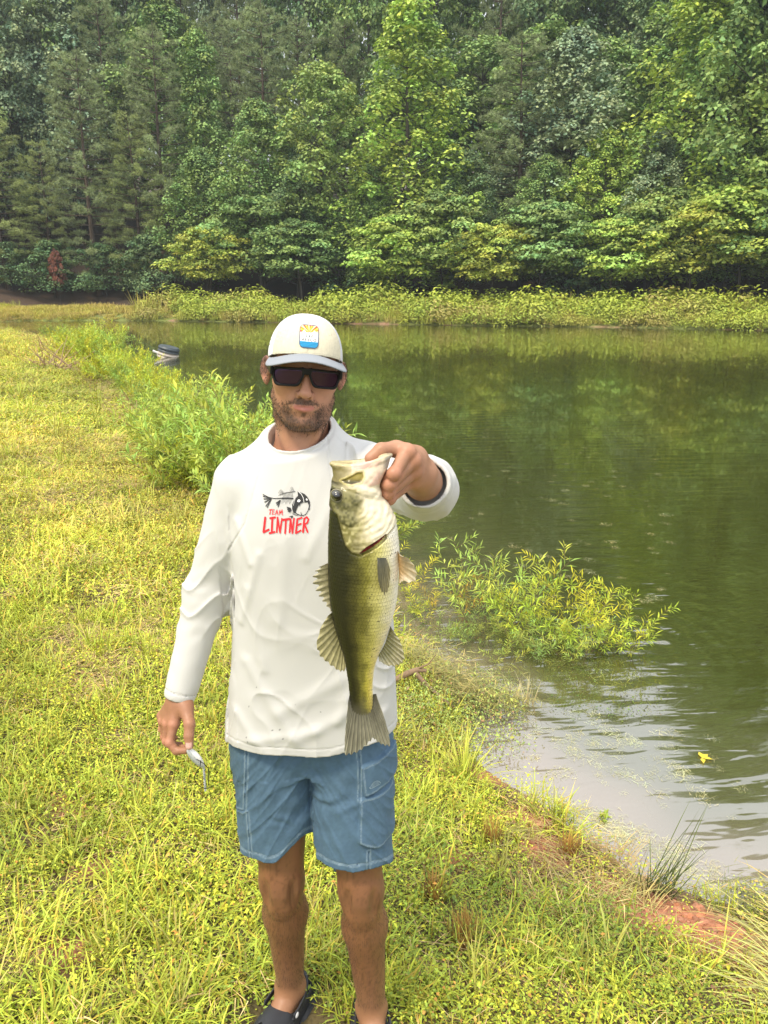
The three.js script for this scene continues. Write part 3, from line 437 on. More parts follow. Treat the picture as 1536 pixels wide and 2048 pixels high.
const bladeGeo = [1, 2, 3].map((s) => clump(200 + s, 34, 0.085, (T, x, z, r) => {
  const a = r() * 6.283, el = mix(0.25, 1.35, r()), L = mix(0.05, 0.125, r()), c = vary([1, 1, 1], r, 0.25, 0.12), dry = r() < 0.22 ? [1.5, 1.05, 1.6] : [1, 1, 1];
  T.blade([x, -0.004, z], [Math.cos(a) * Math.cos(el), Math.sin(el), Math.sin(a) * Math.cos(el)], L, mix(0.003, 0.0065, r()), mix(0.2, 0.6, r()), c.map((q, i) => q * 0.75 * dry[i]), c.map((q, i) => q * 1.2 * dry[i]), 3);
}));
const strawGeo = [1, 2].map((s) => clump(300 + s, 26, 0.13, (T, x, z, r) => {
  const a = r() * 6.283, el = mix(-0.02, 0.35, r() * r()), L = r() < 0.12 ? mix(0.1, 0.22, r()) : mix(0.03, 0.1, r()), c = vary([1, 1, 1], r, 0.35, 0.12);
  T.blade([x, mix(0.008, 0.05, r()), z], [Math.cos(a) * Math.cos(el), Math.sin(el), Math.sin(a) * Math.cos(el)], L, mix(0.0016, 0.0038, r()), 0.12, c, c, 2);
}));
const tallGeo = [1, 2].map((s) => clump(400 + s, 16, 0.05, (T, x, z, r) => {
  const a = r() * 6.283, el = mix(0.8, 1.45, r()), L = mix(0.1, 0.26, r()), c = vary([1, 1, 1], r, 0.2, 0.1);
  T.blade([x, -0.005, z], [Math.cos(a) * Math.cos(el), Math.sin(el), Math.sin(a) * Math.cos(el)], L, mix(0.004, 0.008, r()), mix(0.1, 0.3, r()), c.map((q) => q * 0.7), c.map((q) => q * 1.15), 3);
}));
const coverMat = phys({ vertexColors: true, roughness: 0.6, transmission: 0.2, specularIntensity: 0.5 });
const strawMat = std({ vertexColors: true, roughness: 0.85 });
const gyAt = (x, z) => Math.max(WATER, landHeight(x, z));
function scatter(name, geos, list, mat, label) {          // list of [x, y, z, turn, scale, tiltX, tiltZ, colour, squash]
  const g = new THREE.Group(); g.name = numbered(name); g.userData = { kind: 'stuff', label, category: label.split(' ').slice(-1)[0] };
  const M = new THREE.Matrix4(), Q = new THREE.Quaternion(), E = new THREE.Euler(), C = new THREE.Color();
  geos.forEach((geo, k) => {
    const mine = list.filter((_, i) => i % geos.length === k), m = new THREE.InstancedMesh(geo, mat, mine.length); m.name = 'tufts'; m.castShadow = m.receiveShadow = true; m.userData = { kind: 'stuff' };
    mine.forEach(([x, y, z, t, s, tx, tz, c, sq], i) => { E.set(tx, t, tz, 'YXZ'); Q.setFromEuler(E); M.compose(V(x, y, z), Q, V(s, s * (sq ?? 1), s)); m.setMatrixAt(i, M); m.setColorAt(i, C.setRGB(...c)); });
    g.add(m);
  });
  scene.add(g); return g;
}
{
  const r = rng(4242), clover = [], blades = [], straw = [], tall = [];
  const tone = (x, z) => fbm(x * 0.55, z * 0.55, 2), lush = (x, z) => fbm(x * 1.4 + 9, z * 1.4, 5);
  const inView = (x, z) => { const f = -z * 0.9588 + 0.4; return f > 0.25 && x < f * 0.62 + 0.5 && -x < f * 0.62 + 2.2 && -z > 0.55; };
  const zone = (z0, z1, dens, scale, fn) => { const zs = Math.abs(z1 - z0), xm = Math.abs(z1) * 0.62 + 0.8, n = Math.floor(zs * (2 * xm + 1.4) * dens); for (let q = 0; q < n; q++) { const z = mix(z0, z1, r()), x = mix(-xm - 1.8, Math.min(xm, 2.6), r()); if (!inView(x, z)) continue; const d = shoreD(x, z); if (d < 0.01 || (z < -41 && x > -19) || Math.hypot(x + 0.27, z + 1.57) < 0.12 || Math.hypot(x + 0.3, z + 1.48) < 0.11 || Math.hypot(x + 0.02, z + 1.5) < 0.13) continue; fn(x, z, d, scale); } };
  const slope = (x, z) => { const e = 0.06, a = (landHeight(x + e, z) - landHeight(x - e, z)) / (2 * e), b = (landHeight(x, z + e) - landHeight(x, z - e)) / (2 * e); return [Math.atan(b) * 0.8, -Math.atan(a) * 0.8]; };
  const C1 = [0.54, 0.58, 0.055], C2 = [0.24, 0.32, 0.045], C3 = [0.62, 0.56, 0.09], B1 = [0.45, 0.51, 0.055], B2 = [0.6, 0.58, 0.1], S1 = [0.6, 0.45, 0.19], S2 = [0.3, 0.18, 0.08];
  const cover = (x, z, d, s, wC, wB, wS) => {
    const t = tone(x, z), l = lush(x, z), clay = bareClay(x, z), far = sstep(3, 9, -z), y = landHeight(x, z), edge = sstep(0.5, 0.1, d); if (clay > 0.12 && r() < clay * 2) { if (r() < 0.1) straw.push([x, y, z, r() * 6.28, s * mix(0.5, 1, r()), 0, 0, mixc(S1, S2, r())]); return; }
    if (l < -0.36 && r() < 0.45 - 0.3 * far) { straw.push([x, y, z, r() * 6.28, s * mix(0.7, 1.1, r()), 0, 0, mixc(S1, S2, r() * 0.8)]); return; }
    const [tx, tz] = slope(x, z), k = mix(0.75, 1.2, r()) * (1 + 0.38 * fbm(x * 0.9 + 4, z * 0.9, 11)), rr = r() * (wC + wB + wS), green = mixc(mixc(C1, C2, sstep(-0.05, 0.45, l + (r() - 0.5) * 0.5)), C3, sstep(0.0, 0.5, t + (r() - 0.5) * 0.5) * 0.7);
    if (rr < wC * mix(1, 0.4, far)) clover.push([x, y, z, r() * 6.28, s * mix(0.75, 1.25, r()), tx, tz, green.map((q) => q * k), mix(0.8, 1.5, r())]);
    else if (rr < wC + wB) blades.push([x, y, z, r() * 6.28, s * mix(0.7, 1.25, r()), tx, tz, mixc(mixc(B1, C2, r() * 0.35 * (1 - far)), B2, sstep(-0.1, 0.5, t + (r() - 0.5) * 0.7)).map((q) => q * k), mix(0.7, 1.1, r()) * mix(1, 0.4, far)]);
    else straw.push([x, y, z, r() * 6.28, s * mix(0.6, 1.1, r()), tx, tz, mixc(S1, S2, r() * (0.5 + 0.5 * edge)).map((q) => q * k)]);
    if (r() < (0.03 + edge * 0.06) * (1 - 0.8 * far)) tall.push([x, y, z, r() * 6.28, s * mix(0.6, 1.0, r()), 0, 0, mixc(B1, S1, r() * 0.6)]);
  };
  zone(-0.6, -4.2, 390, 1, (x, z, d, s) => cover(x, z, d, s, x > -0.1 ? 1.5 : 0.6, x > -0.1 ? 0.6 : 1.15, 0.16 + 0.4 * sstep(0.7, 0.2, d)));
  zone(-4.2, -9, 150, 1.5, (x, z, d, s) => cover(x, z, d, s, 0.8, 1, 0.25 + 0.5 * sstep(1.1, 0.4, d)));
  zone(-9, -18, 65, 2.2, (x, z, d, s) => cover(x, z, d, s, 0.5, 1, 0.14 + 0.6 * sstep(1.4, 0.5, d)));
  zone(-18, -56, 20, 3.2, (x, z, d, s) => cover(x, z, d, s, 0.4, 1, 0.1 + 0.5 * sstep(1.8, 0.8, d)));
  scatter('clover', cloverGeo, clover, coverMat, 'low yellow green clover matted over the near bank');
  scatter('grass', bladeGeo, blades, coverMat, 'short mown yellow green grass on the sloping bank');
  scatter('dry_thatch', strawGeo, straw, strawMat, 'dry straw coloured clippings lying in the grass');
  scatter('tall_grass', tallGeo, tall, coverMat, 'scattered taller upright blades of bank grass');
  // the straw and cut stems raked along the water's edge
  const mat2 = []; const strip = (x0, z0, x1, z1, w, n, hgt, c) => { for (let q = 0; q < n; q++) { const t = r(), o = (r() + r() - 1) * w, x = mix(x0, x1, t) + o, z = mix(z0, z1, t) + (r() + r() - 1) * w; mat2.push([x, Math.max(WATER, landHeight(x, z)) + r() * hgt * (1 - Math.abs(o) / w), z, r() * 6.28, mix(0.5, 1.1, r()) * (z < -5 ? 1.6 : 1), (r() - 0.5) * 0.6, (r() - 0.5) * 0.6, vary(mixc(c, S1, r() * 0.4), r, 0.3, 0.1), mix(1, 2.2, r())]); } };
  strip(0.15, -4.15, 0.52, -3.75, 0.2, 160, 0.13, [0.22, 0.22, 0.06]); strip(0.3, -3.9, 0.78, -3.7, 0.16, 60, 0.04, [0.16, 0.19, 0.04]);
  strip(1.5, -1.95, 2.1, -1.75, 0.25, 300, 0.06, [0.3, 0.3, 0.06]); strip(1.25, -1.5, 1.7, -1.35, 0.25, 130, 0.04, [0.3, 0.32, 0.06]); strip(1.25, -2.3, 1.8, -2.25, 0.1, 90, 0.05, [0.1, 0.13, 0.03]);
  strip(-1.3, -7.1, -2.6, -9.7, 0.4, 240, 0.1, [0.32, 0.24, 0.1]); strip(-0.75, -5.2, -1.2, -6.7, 0.3, 200, 0.1, [0.28, 0.2, 0.08]); strip(-2.9, -9.7, -6.6, -17, 0.4, 200, 0.2, [0.26, 0.18, 0.08]); strip(-6.6, -17, -12.4, -27, 0.5, 200, 0.2, [0.28, 0.19, 0.09]);
  // long cut grass lying in swathes on the bank at lower right, and clods on the bare clay
  const longGeo = [1, 2].map((s) => clump(700 + s, 26, 0.1, (T, x, z, q) => { const a = (q() - 0.5) * 1.1, el = mix(0.1, 0.6, q()), L = mix(0.16, 0.38, q()), c = vary([1, 1, 1], q, 0.3, 0.12); T.blade([x, mix(0, 0.04, q()), z], [Math.cos(a) * Math.cos(el), Math.sin(el), Math.sin(a) * Math.cos(el)], L, mix(0.003, 0.0055, q()), 0.2, c.map((v) => v * 0.8), c, 4); })), sw = [];
  for (let q = 0; q < 175; q++) { const t = r(), x = mix(1.2, 1.95, t) + (r() - 0.5) * 0.2, z = mix(-1.75, -1.98, t) + (r() + r() - 1) * 0.28; if (bareClay(x, z) > 0.5 && r() < 0.7) continue; sw.push([x, gyAt(x, z) + r() * 0.05, z, mix(-0.9, 0.5, r()) + (r() < 0.3 ? 2.6 : 0), mix(0.7, 1.15, r()), 0, 0, vary(mixc([0.5, 0.5, 0.12], [0.5, 0.37, 0.14], r()), r, 0.3, 0.1)]); }
  for (let q = 0; q < 26; q++) { const x = mix(0.45, 0.95, r()), z = mix(-2.1, -2.6, r()); sw.push([x, gyAt(x, z), z, r() * 6.28, mix(0.4, 0.7, r()), 0, 0, mixc([0.5, 0.46, 0.14], [0.4, 0.24, 0.1], r())]); }
  scatter('cut_grass', longGeo, sw, strawMat, 'long cut grass lying in swathes at lower right');
  const clodGeo = [1, 2, 3].map((s) => { const g = new THREE.IcosahedronGeometry(0.01, 1), P = g.attributes.position; for (let q = 0; q < P.count; q++) { const k = 1 + 0.45 * noise(P.getX(q) * 130 + s * 9, P.getY(q) * 130, P.getZ(q) * 130); P.setXYZ(q, P.getX(q) * k, P.getY(q) * k * 0.7, P.getZ(q) * k); } g.computeVertexNormals(); return g; }), cl = [];
  for (let q = 0; q < 5200; q++) { const x = mix(0.3, 1.75, r()), z = mix(-1.7, -2.85, r()), b = bareClay(x, z); if (r() > b) continue; cl.push([x, gyAt(x, z) + 0.002, z, r() * 6.28, mix(0.25, 1.5, Math.pow(r(), 2.2)), 0, 0, vary([0.36, 0.155, 0.085], r, 0.3, 0.1)]); }
  scatter('clay_clods', clodGeo, cl, std({ roughness: 0.95 }), 'loose red clay clods on the bare bank');
  scatter('cut_straw', strawGeo, mat2, strawMat, 'raked cut stems and straw along the water edge');
  // weed floating on the water
  const fl = [], fw = []; const put = (x, z, s, c) => { if (shoreD(x, z) > 0.02) return; fl.push([x, WATER + 0.003, z, r() * 6.28, s, 0, 0, c, 0.05]); };
  for (let q = 0; q < 120; q++) { const t = r(); put(mix(0.62, 1.55, t) + (r() + r() - 1) * 0.25, mix(-3.35, -3.0, t) + (r() + r() - 1) * 0.42 - 0.2, mix(0.16, 0.45, r()), vary([0.5, 0.5, 0.26], r, 0.3, 0.1)); }
  for (let q = 0; q < 110; q++) { const t = r(); put(mix(0.75, 1.3, t) + (r() - 0.5) * 0.2, mix(-2.98, -2.5, t) + (r() - 0.5) * 0.2, mix(0.18, 0.5, r()), vary([0.48, 0.47, 0.24], r, 0.3, 0.1)); }
  for (let q = 0; q < 110; q++) put(mix(0.15, 1.5, r()), mix(-5.4, -3.9, r()), mix(0.3, 0.9, r()), vary([0.24, 0.28, 0.06], r, 0.4, 0.15));
  for (let q = 0; q < 200; q++) { const z = -mix(4.5, 17, r() * r()), x = mix(-0.1, 0.5, r()) * -z * 0.8; put(x, z, mix(0.15, 0.5, r()), vary([0.5, 0.47, 0.25], r, 0.3, 0.1)); }
  scatter('floating_weed', strawGeo, fl, strawMat, 'pale cut stems and weed floating by the bank');
  for (let q = 0; q < 80; q++) { const x = mix(0.1, 1.5, r()), z = mix(-5.6, -3.7, r()); if (shoreD(x, z) < 0.05 && fbm(x * 2, z * 2) > -0.15) fw.push([x, WATER - 0.004, z, r() * 6.28, mix(0.6, 1.2, r()), 0, 0, vary([0.13, 0.18, 0.03], r, 0.3, 0.2), 0.8]); }
  for (let q = 0; q < 95; q++) { const x = mix(0.05, 0.65, r()), z = mix(-4.1, -3.3, r()); fw.push([x, Math.max(WATER, landHeight(x, z)), z, r() * 6.28, mix(0.8, 1.5, r()), 0, 0, vary([0.36, 0.43, 0.1], r, 0.3, 0.1), 1.6]); }
  scatter('water_plants', cloverGeo, fw, coverMat, 'small leafy plants matted at the water edge');
}
// weeds along the far bank
{
  const r = rng(99), weedGeo = [1, 2, 3].map((s) => clump(500 + s, 150, 0.6, (T, x, z, q, f) => {
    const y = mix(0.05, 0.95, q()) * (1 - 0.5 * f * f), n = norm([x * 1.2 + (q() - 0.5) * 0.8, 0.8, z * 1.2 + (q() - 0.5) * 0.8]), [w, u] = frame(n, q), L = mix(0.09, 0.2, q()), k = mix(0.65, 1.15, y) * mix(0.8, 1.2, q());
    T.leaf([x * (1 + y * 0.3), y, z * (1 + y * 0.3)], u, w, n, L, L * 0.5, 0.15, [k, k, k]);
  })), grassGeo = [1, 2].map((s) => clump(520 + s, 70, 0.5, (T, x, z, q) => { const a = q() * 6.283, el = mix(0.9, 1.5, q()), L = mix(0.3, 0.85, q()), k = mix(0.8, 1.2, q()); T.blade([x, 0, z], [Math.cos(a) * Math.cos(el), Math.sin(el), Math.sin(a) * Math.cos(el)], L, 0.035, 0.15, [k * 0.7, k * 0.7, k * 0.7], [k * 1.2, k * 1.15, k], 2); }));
  const W = [], Gs = [];
  const A = [[-30, -50], [-26.5, -49.5], [-22.5, -51.2], [-14, -50.8], [-8, -48.8], [-2, -46.8], [4, -45.4], [10, -43.8], [16, -41.6], [22, -38.8], [30, -34.2], [38, -28]];
  for (let i = 0; i < A.length - 1; i++) for (let q = 0; q < 420; q++) {
    const t = r(), b = Math.pow(r(), 0.9) * 5.8 - 0.9, x = mix(A[i][0], A[i + 1][0], t) - b * 0.3, z = mix(A[i][1], A[i + 1][1], t) - b, d = shoreD(x, z); if (landHeight(x, z) < WATER + 0.004) continue;
    const grassy = x < -14 + 3 * noise(x, z), pat = fbm(x * 0.35, z * 0.5, 3), s = mix(0.6, 1.45, r()) * (1 + 0.7 * pat) * mix(0.75, 1.1, sstep(0, 2.5, d)), c = mixc(mixc([0.3, 0.4, 0.05], [0.46, 0.5, 0.06], r()), [0.45, 0.36, 0.12], sstep(0.1, 0.5, fbm(x * 0.6, z, 7)) * 0.8);
    if (grassy) { if (r() < 0.9) Gs.push([x, landHeight(x, z), z, r() * 6.28, s * 0.55, 0, 0, mixc([0.48, 0.48, 0.1], [0.55, 0.44, 0.16], r()), 0.5]); }
    else if (r() < 0.62) W.push([x, landHeight(x, z) - 0.03, z, r() * 6.28, s, 0, 0, c, mix(0.7, 1.25, r())]); else Gs.push([x, landHeight(x, z), z, r() * 6.28, s, 0, 0, mixc([0.4, 0.44, 0.07], [0.5, 0.4, 0.14], r()), 0.9]);
  }
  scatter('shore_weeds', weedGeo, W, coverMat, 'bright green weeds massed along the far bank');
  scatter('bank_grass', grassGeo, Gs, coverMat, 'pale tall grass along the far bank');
}
// shrubs with narrow leaves along the water
function shrubGeo(seed, stems, H, R, leafL, per, wide = 0.16) {
  const r = rng(seed), T = new Tris(), W = new Tris(), bark = [0.16, 0.11, 0.05];
  const twig = (p, d, L, n, sz) => {
    let [x, y, z] = p, dx = d[0], dy = d[1], dz = d[2]; const pts = [[x, y, z, 0.004 * L + 0.0015]], k0 = mix(0.75, 1.2, r()), hue = (r() - 0.5) * 0.4;
    for (let s = 1; s <= n; s++) {
      x += dx * L / n; y += dy * L / n; z += dz * L / n; dx += (r() - 0.5) * 0.16; dz += (r() - 0.5) * 0.16; dy -= 0.02; const m = Math.hypot(dx, dy, dz); dx /= m; dy /= m; dz /= m; pts.push([x, y, z, 0.0035 * L * (1 - s / n) + 0.001]);
      if (s / n < 0.22) continue;
      for (let e = 0; e < 2; e++) {
        const a = s * 2.4 + e * 3.14 + r() * 0.5, [w0, w1] = frame([dx, dy, dz], () => 0.37), side = [w0[0] * Math.cos(a) + w1[0] * Math.sin(a), w0[1] * Math.cos(a) + w1[1] * Math.sin(a), w0[2] * Math.cos(a) + w1[2] * Math.sin(a)], u = norm([side[0] + dx * 0.8, side[1] + dy * 0.8 + (s > n * 0.8 ? 0.3 : -0.12), side[2] + dz * 0.8]);
        let w = norm([u[2], 0, -u[0]]); const nn = [w[1] * u[2] - w[2] * u[1], w[2] * u[0] - w[0] * u[2], w[0] * u[1] - w[1] * u[0]], ls = sz * mix(0.65, 1.25, r()), k = k0 * mix(0.8, 1.25, r()) * mix(0.8, 1.15, s / n);
        T.leaf([x, y, z], u, w, nn[1] > 0 ? nn : nn.map((q) => -q), ls, ls * wide, 0.2, [k * (1 + hue), k, k * (1 - hue)]);
      }
    }
    W.tube(pts.filter((_, i) => i % 3 === 0 || i === n), 4, bark); return pts;
  };
  for (let q = 0; q < stems; q++) {
    const a = r() * 6.283, b = R * 0.5 * Math.sqrt(r()), el = mix(0.75, 1.5, r()), h = H * mix(0.55, 1.0, r()), d = [Math.cos(a) * Math.cos(el), Math.sin(el), Math.sin(a) * Math.cos(el)], pts = twig([Math.cos(a) * b, -0.05, Math.sin(a) * b], d, h, per, leafL);
    for (let s = 3; s < pts.length - 1; s += 2) if (r() < 0.75) { const an = r() * 6.283; twig(pts[s].slice(0, 3), norm([Math.cos(an), 0.75, Math.sin(an)]), h * mix(0.2, 0.42, r()), Math.ceil(per * 0.45), leafL * 0.9); }
  }
  return { leaf: T.geo(), stem: W.geo() };
}
const SH = [shrubGeo(1, 9, 0.62, 0.36, 0.08, 14), shrubGeo(2, 30, 1.15, 1.1, 0.115, 19, 0.24), shrubGeo(3, 24, 1.0, 1.0, 0.11, 18, 0.24), shrubGeo(4, 4, 0.62, 0.3, 0.075, 13)];
const shrubStem = std({ vertexColors: true, roughness: 0.8 });
function shrub(k, x, z, s, col, turn, label, group, tall = 1, y) {
  const o = thing('shrub', label, 'shrub', [x, y ?? Math.max(WATER, landHeight(x, z)), z], turn, group), key = 's' + col.join(); part('stem', SH[k].stem, shrubStem, o); part('foliage', SH[k].leaf, tints[key] ??= leafMat(...col, 0.35), o); o.scale.set(s, s * tall, s); return o;
}
const YG = [0.5, 0.55, 0.055], LG = [0.42, 0.52, 0.1], MG = [0.3, 0.38, 0.08];
const SG = 'leafy shrubs along the pond edge';
shrub(0, 0.74, -4.92, 1.0, LG, 0.3, 'tallest sprig of the leafy shrubs standing in the water at right', SG, 1.1);
shrub(0, 1.02, -4.72, 0.86, YG, 1.9, 'full yellow green shrub in the middle of the clump standing in the water', SG);
shrub(0, 1.24, -4.58, 0.8, YG, 3.3, 'yellow green shrub right of the middle of the clump in the water', SG);
shrub(0, 1.48, -4.5, 0.68, YG, 4.4, 'low yellow green shrub at the outer right end of the clump, by the white ripples', SG);
shrub(3, 0.46, -5.1, 0.7, [0.42, 0.33, 0.06], 2.5, 'thin reddish shrub at the left end of the clump, near the fish belly', SG);
shrub(0, 0.92, -4.45, 0.6, MG, 5.2, 'darker low shrub on the near side of the clump in the water', SG, 0.8);
shrub(0, 1.2, -4.36, 0.52, LG, 0.9, 'small pale shrub at the near right foot of the clump in the water', SG);
shrub(3, 0.2, -5.5, 0.8, YG, 3.9, 'small yellow shrub in the water just under the bent white elbow', SG);
shrub(1, -0.42, -6.2, 0.7, LG, 0.4, 'shrub whose tip shows over the shoulder right of the neck', SG);
shrub(1, -0.95, -6.7, 0.8, LG, 2.2, 'shrub right behind the man at his neck', SG);
shrub(1, -1.38, -7.5, 1.02, LG, 4.1, 'tall shrub against the dark water left of the chin', SG, 1.05);
shrub(1, -1.95, -8.4, 0.88, LG, 1.3, 'shrub above the shoulder at left, second from the chin', SG);
shrub(2, -2.1, -7.9, 0.5, MG, 3.1, 'low dark green shrub on the land side above the shoulder at left', SG);
shrub(1, -2.7, -10.3, 0.8, LG, 0.2, 'grey green shrub third along the shore from the chin', SG);
shrub(2, -3.5, -12.0, 0.6, MG, 2.7, 'dull olive shrub over the bare stalks of the left shore', SG);
shrub(1, -4.1, -14.0, 0.6, YG, 3.6, 'yellow green shrub halfway along the left shore below the drainpipe', SG);
shrub(1, -5.5, -15.6, 0.75, YG, 5.0, 'broad bright shrub at the grass edge of the left shore', SG);
shrub(1, -5.7, -17.8, 0.58, YG, 0.8, 'broad bright shrub nearest the drainpipe', SG, 1.1);
shrub(1, -7.1, -20.0, 0.85, LG, 2.0, 'large pale shrub left of the drainpipe', SG, 1.15);
shrub(2, -8.2, -21.4, 0.9, YG, 4.4, 'yellow shrub beside dead brown stalks on the left shore', SG);
shrub(1, -8.5, -23.6, 0.85, YG, 5.6, 'tall yellow green shrub far up the left shore', SG, 1.2);
shrub(2, -10.5, -26.6, 0.8, LG, 1.1, 'last shrub but one at the far left of the shore', SG);
shrub(2, -12.6, -30.5, 0.8, MG, 3.0, 'farthest shrub in the left corner of the pond', SG);

const LOW = ['low leafy shrub filling the left shore between the %s', 'leafy shrubs along the pond edge'];
shrub(2, -3.15, -11.2, 0.62, LG, 0.4, LOW[0].replace('%s', 'stalk fan and the chin'), SG);
shrub(1, -3.75, -12.9, 0.55, YG, 1.4, LOW[0].replace('%s', 'stalk fan and the dull olive shrub'), SG);
shrub(2, -4.75, -14.6, 0.7, LG, 2.4, LOW[0].replace('%s', 'olive and the broad bright shrub'), SG);
shrub(2, -4.9, -16.6, 0.6, YG, 3.4, LOW[0].replace('%s', 'broad bright shrub and the open water'), SG);
shrub(1, -6.4, -18.6, 0.5, LG, 4.4, LOW[0].replace('%s', 'drainpipe and the brush tangle'), SG);
shrub(2, -7.7, -19.6, 0.75, YG, 5.4, LOW[0].replace('%s', 'brush tangle and the large pale shrub'), SG);
shrub(1, -9.3, -24.2, 0.8, LG, 0.9, LOW[0].replace('%s', 'farther brush heap and the far corner'), SG);
shrub(2, -1.75, -7.4, 0.55, YG, 1.9, LOW[0].replace('%s', 'pale cut stalks and the neck'), SG);
shrub(2, -2.6, -9.3, 0.6, LG, 2.9, LOW[0].replace('%s', 'pale stalks and third shrub'), SG);
shrub(3, 0.36, -4.62, 0.5, MG, 1.1, 'thin low shrub between the fallen branch and the thin reddish shrub', SG);
shrub(0, 0.58, -4.6, 0.42, MG, 2.1, 'short dark shrub in the shallows left of the darker low shrub', SG);
shrub(3, 0.74, -4.3, 0.42, LG, 3.1, 'sparse little shrub between the cut reeds and the clump in the water', SG);
shrub(3, 0.28, -4.95, 0.55, YG, 4.1, 'thin yellow shrub nearest the lower fin of the fish', SG);

// ---------------------------------------------------------------- the angler
function fast(rows, n = 300) { const t = table(rows), lo = rows[0][0], hi = rows[rows.length - 1][0], cols = rows[0].length - 1, A = new Float32Array((n + 2) * cols); for (let i = 0; i < n + 2; i++) for (let c = 0; c < cols; c++) A[i * cols + c] = t(mix(lo, hi, Math.min(1, i / n)), c + 1); return (k, c) => { const p = clamp((k - lo) / (hi - lo)) * n, i = Math.floor(p), f = p - i; return A[i * cols + c] * (1 - f) + A[(i + 1) * cols + c] * f; }; }
const man = thing('person', 'man in white long sleeved shirt, blue shorts and cap holding up a fish', 'person', [0, 0, 0]);
const HC = V(-0.165, 1.746, -1.612), HM = new THREE.Matrix4().compose(HC, new THREE.Quaternion().setFromEuler(new THREE.Euler(rad(-1), rad(8), rad(-5.5), 'YXZ')), V(0.945, 0.945, 0.945)), HI = HM.clone().invert().elements;
const hx = (x, y, z) => HI[0] * x + HI[4] * y + HI[8] * z + HI[12], hy = (x, y, z) => HI[1] * x + HI[5] * y + HI[9] * z + HI[13], hz = (x, y, z) => HI[2] * x + HI[6] * y + HI[10] * z + HI[14];
const NECK0 = V(0, -0.05, -0.018).applyMatrix4(HM).toArray(), NECK1 = [-0.183, 1.52, -1.665];
function headF(x, y, z) {                                 // head-local, eyes at y = 0, face towards +z
  const a = Math.abs(x);
  let d = ell(x, y, z, 0, 0.035, -0.006, 0.0745, 0.083, 0.097);
  d = smin(d, ell(x, y, z, 0, -0.03, 0.03, 0.062, 0.084, 0.061), 0.03);
  d = smin(d, cone(a, y, z, [0.047, -0.058, 0.008], [0.02, -0.101, 0.062], 0.021, 0.017), 0.024);
  d = smin(d, ell(x, y, z, 0, -0.103, 0.072, 0.024, 0.016, 0.018), 0.016);
  d = smin(d, ell(a, y, z, 0.044, -0.02, 0.058, 0.022, 0.018, 0.022), 0.022);
  d = smin(d, ell(x, y, z, 0, -0.062, 0.07, 0.031, 0.026, 0.024), 0.016);
  d = smin(d, cone(a, y, z, [0.008, 0.02, 0.089], [0.042, 0.024, 0.073], 0.011, 0.009), 0.012);
  d = smax(d, -ell(a, y, z, 0.031, 0.001, 0.1, 0.018, 0.012, 0.014), 0.01);
  d = smin(d, ell(a, y, z, 0.031, 0.001, 0.077, 0.012, 0.011, 0.011), 0.003);
  d = smin(d, cone(x, y, z, [0, 0.01, 0.09], [0, -0.033, 0.107], 0.0075, 0.0108), 0.011);
  d = smin(d, ell(x, y, z, 0, -0.0355, 0.1095, 0.0122, 0.0108, 0.0115), 0.004);
  d = smin(d, ell(a, y, z, 0.0142, -0.0405, 0.0975, 0.0078, 0.0086, 0.0108), 0.0035);
  d = smax(d, -ell(a, y, z, 0.0068, -0.0478, 0.1055, 0.0044, 0.0052, 0.0062), 0.002);
  d = smax(d, -cone(a, y, z, [0.019, -0.042, 0.1], [0.03, -0.064, 0.094], 0.0025, 0.004), 0.012);
  d = smin(d, cone(a, y, z, [0.0, -0.0612, 0.0952], [0.021, -0.0668, 0.0865], 0.0045, 0.0022), 0.005);
  d = smin(d, cone(a, y, z, [0.0, -0.0722, 0.0945], [0.017, -0.0685, 0.0875], 0.0058, 0.0026), 0.005);
  d = smax(d, -cone(a, y, z, [0, -0.0664, 0.1018], [0.024, -0.0676, 0.0915], 0.0021, 0.0016), 0.003);
  d = smax(d, -ell(x, y, z, 0, -0.0835, 0.1035, 0.016, 0.006, 0.009), 0.009);
  // ears
  const ex = a - 0.0825, ez = z + 0.006, qn = ex * 0.76 + ez * 0.65, qt0 = ex * 0.65 - ez * 0.76, qy0 = y + 0.004, qy = qy0 + qt0 * 0.18, qt = qt0 - qy0 * 0.1;
  let e = ell(qt, qy, qn, 0, 0, 0, 0.0185 - 0.006 * sstep(0, -0.03, qy), 0.032, 0.0068);
  e = smax(e, -ell(qt, qy, qn, 0.0, 0.003, 0.0075, 0.0125, 0.0225, 0.0065), 0.004);
  e = smin(e, ell(qt, qy, qn, -0.011, -0.004, 0.003, 0.004, 0.007, 0.004), 0.004);
  e = smin(e, cone(qt, qy, qn, [0.004, 0.012, 0.002], [0.006, -0.012, 0.002], 0.003, 0.0025), 0.004);
  return smin(d, e, 0.005);
}
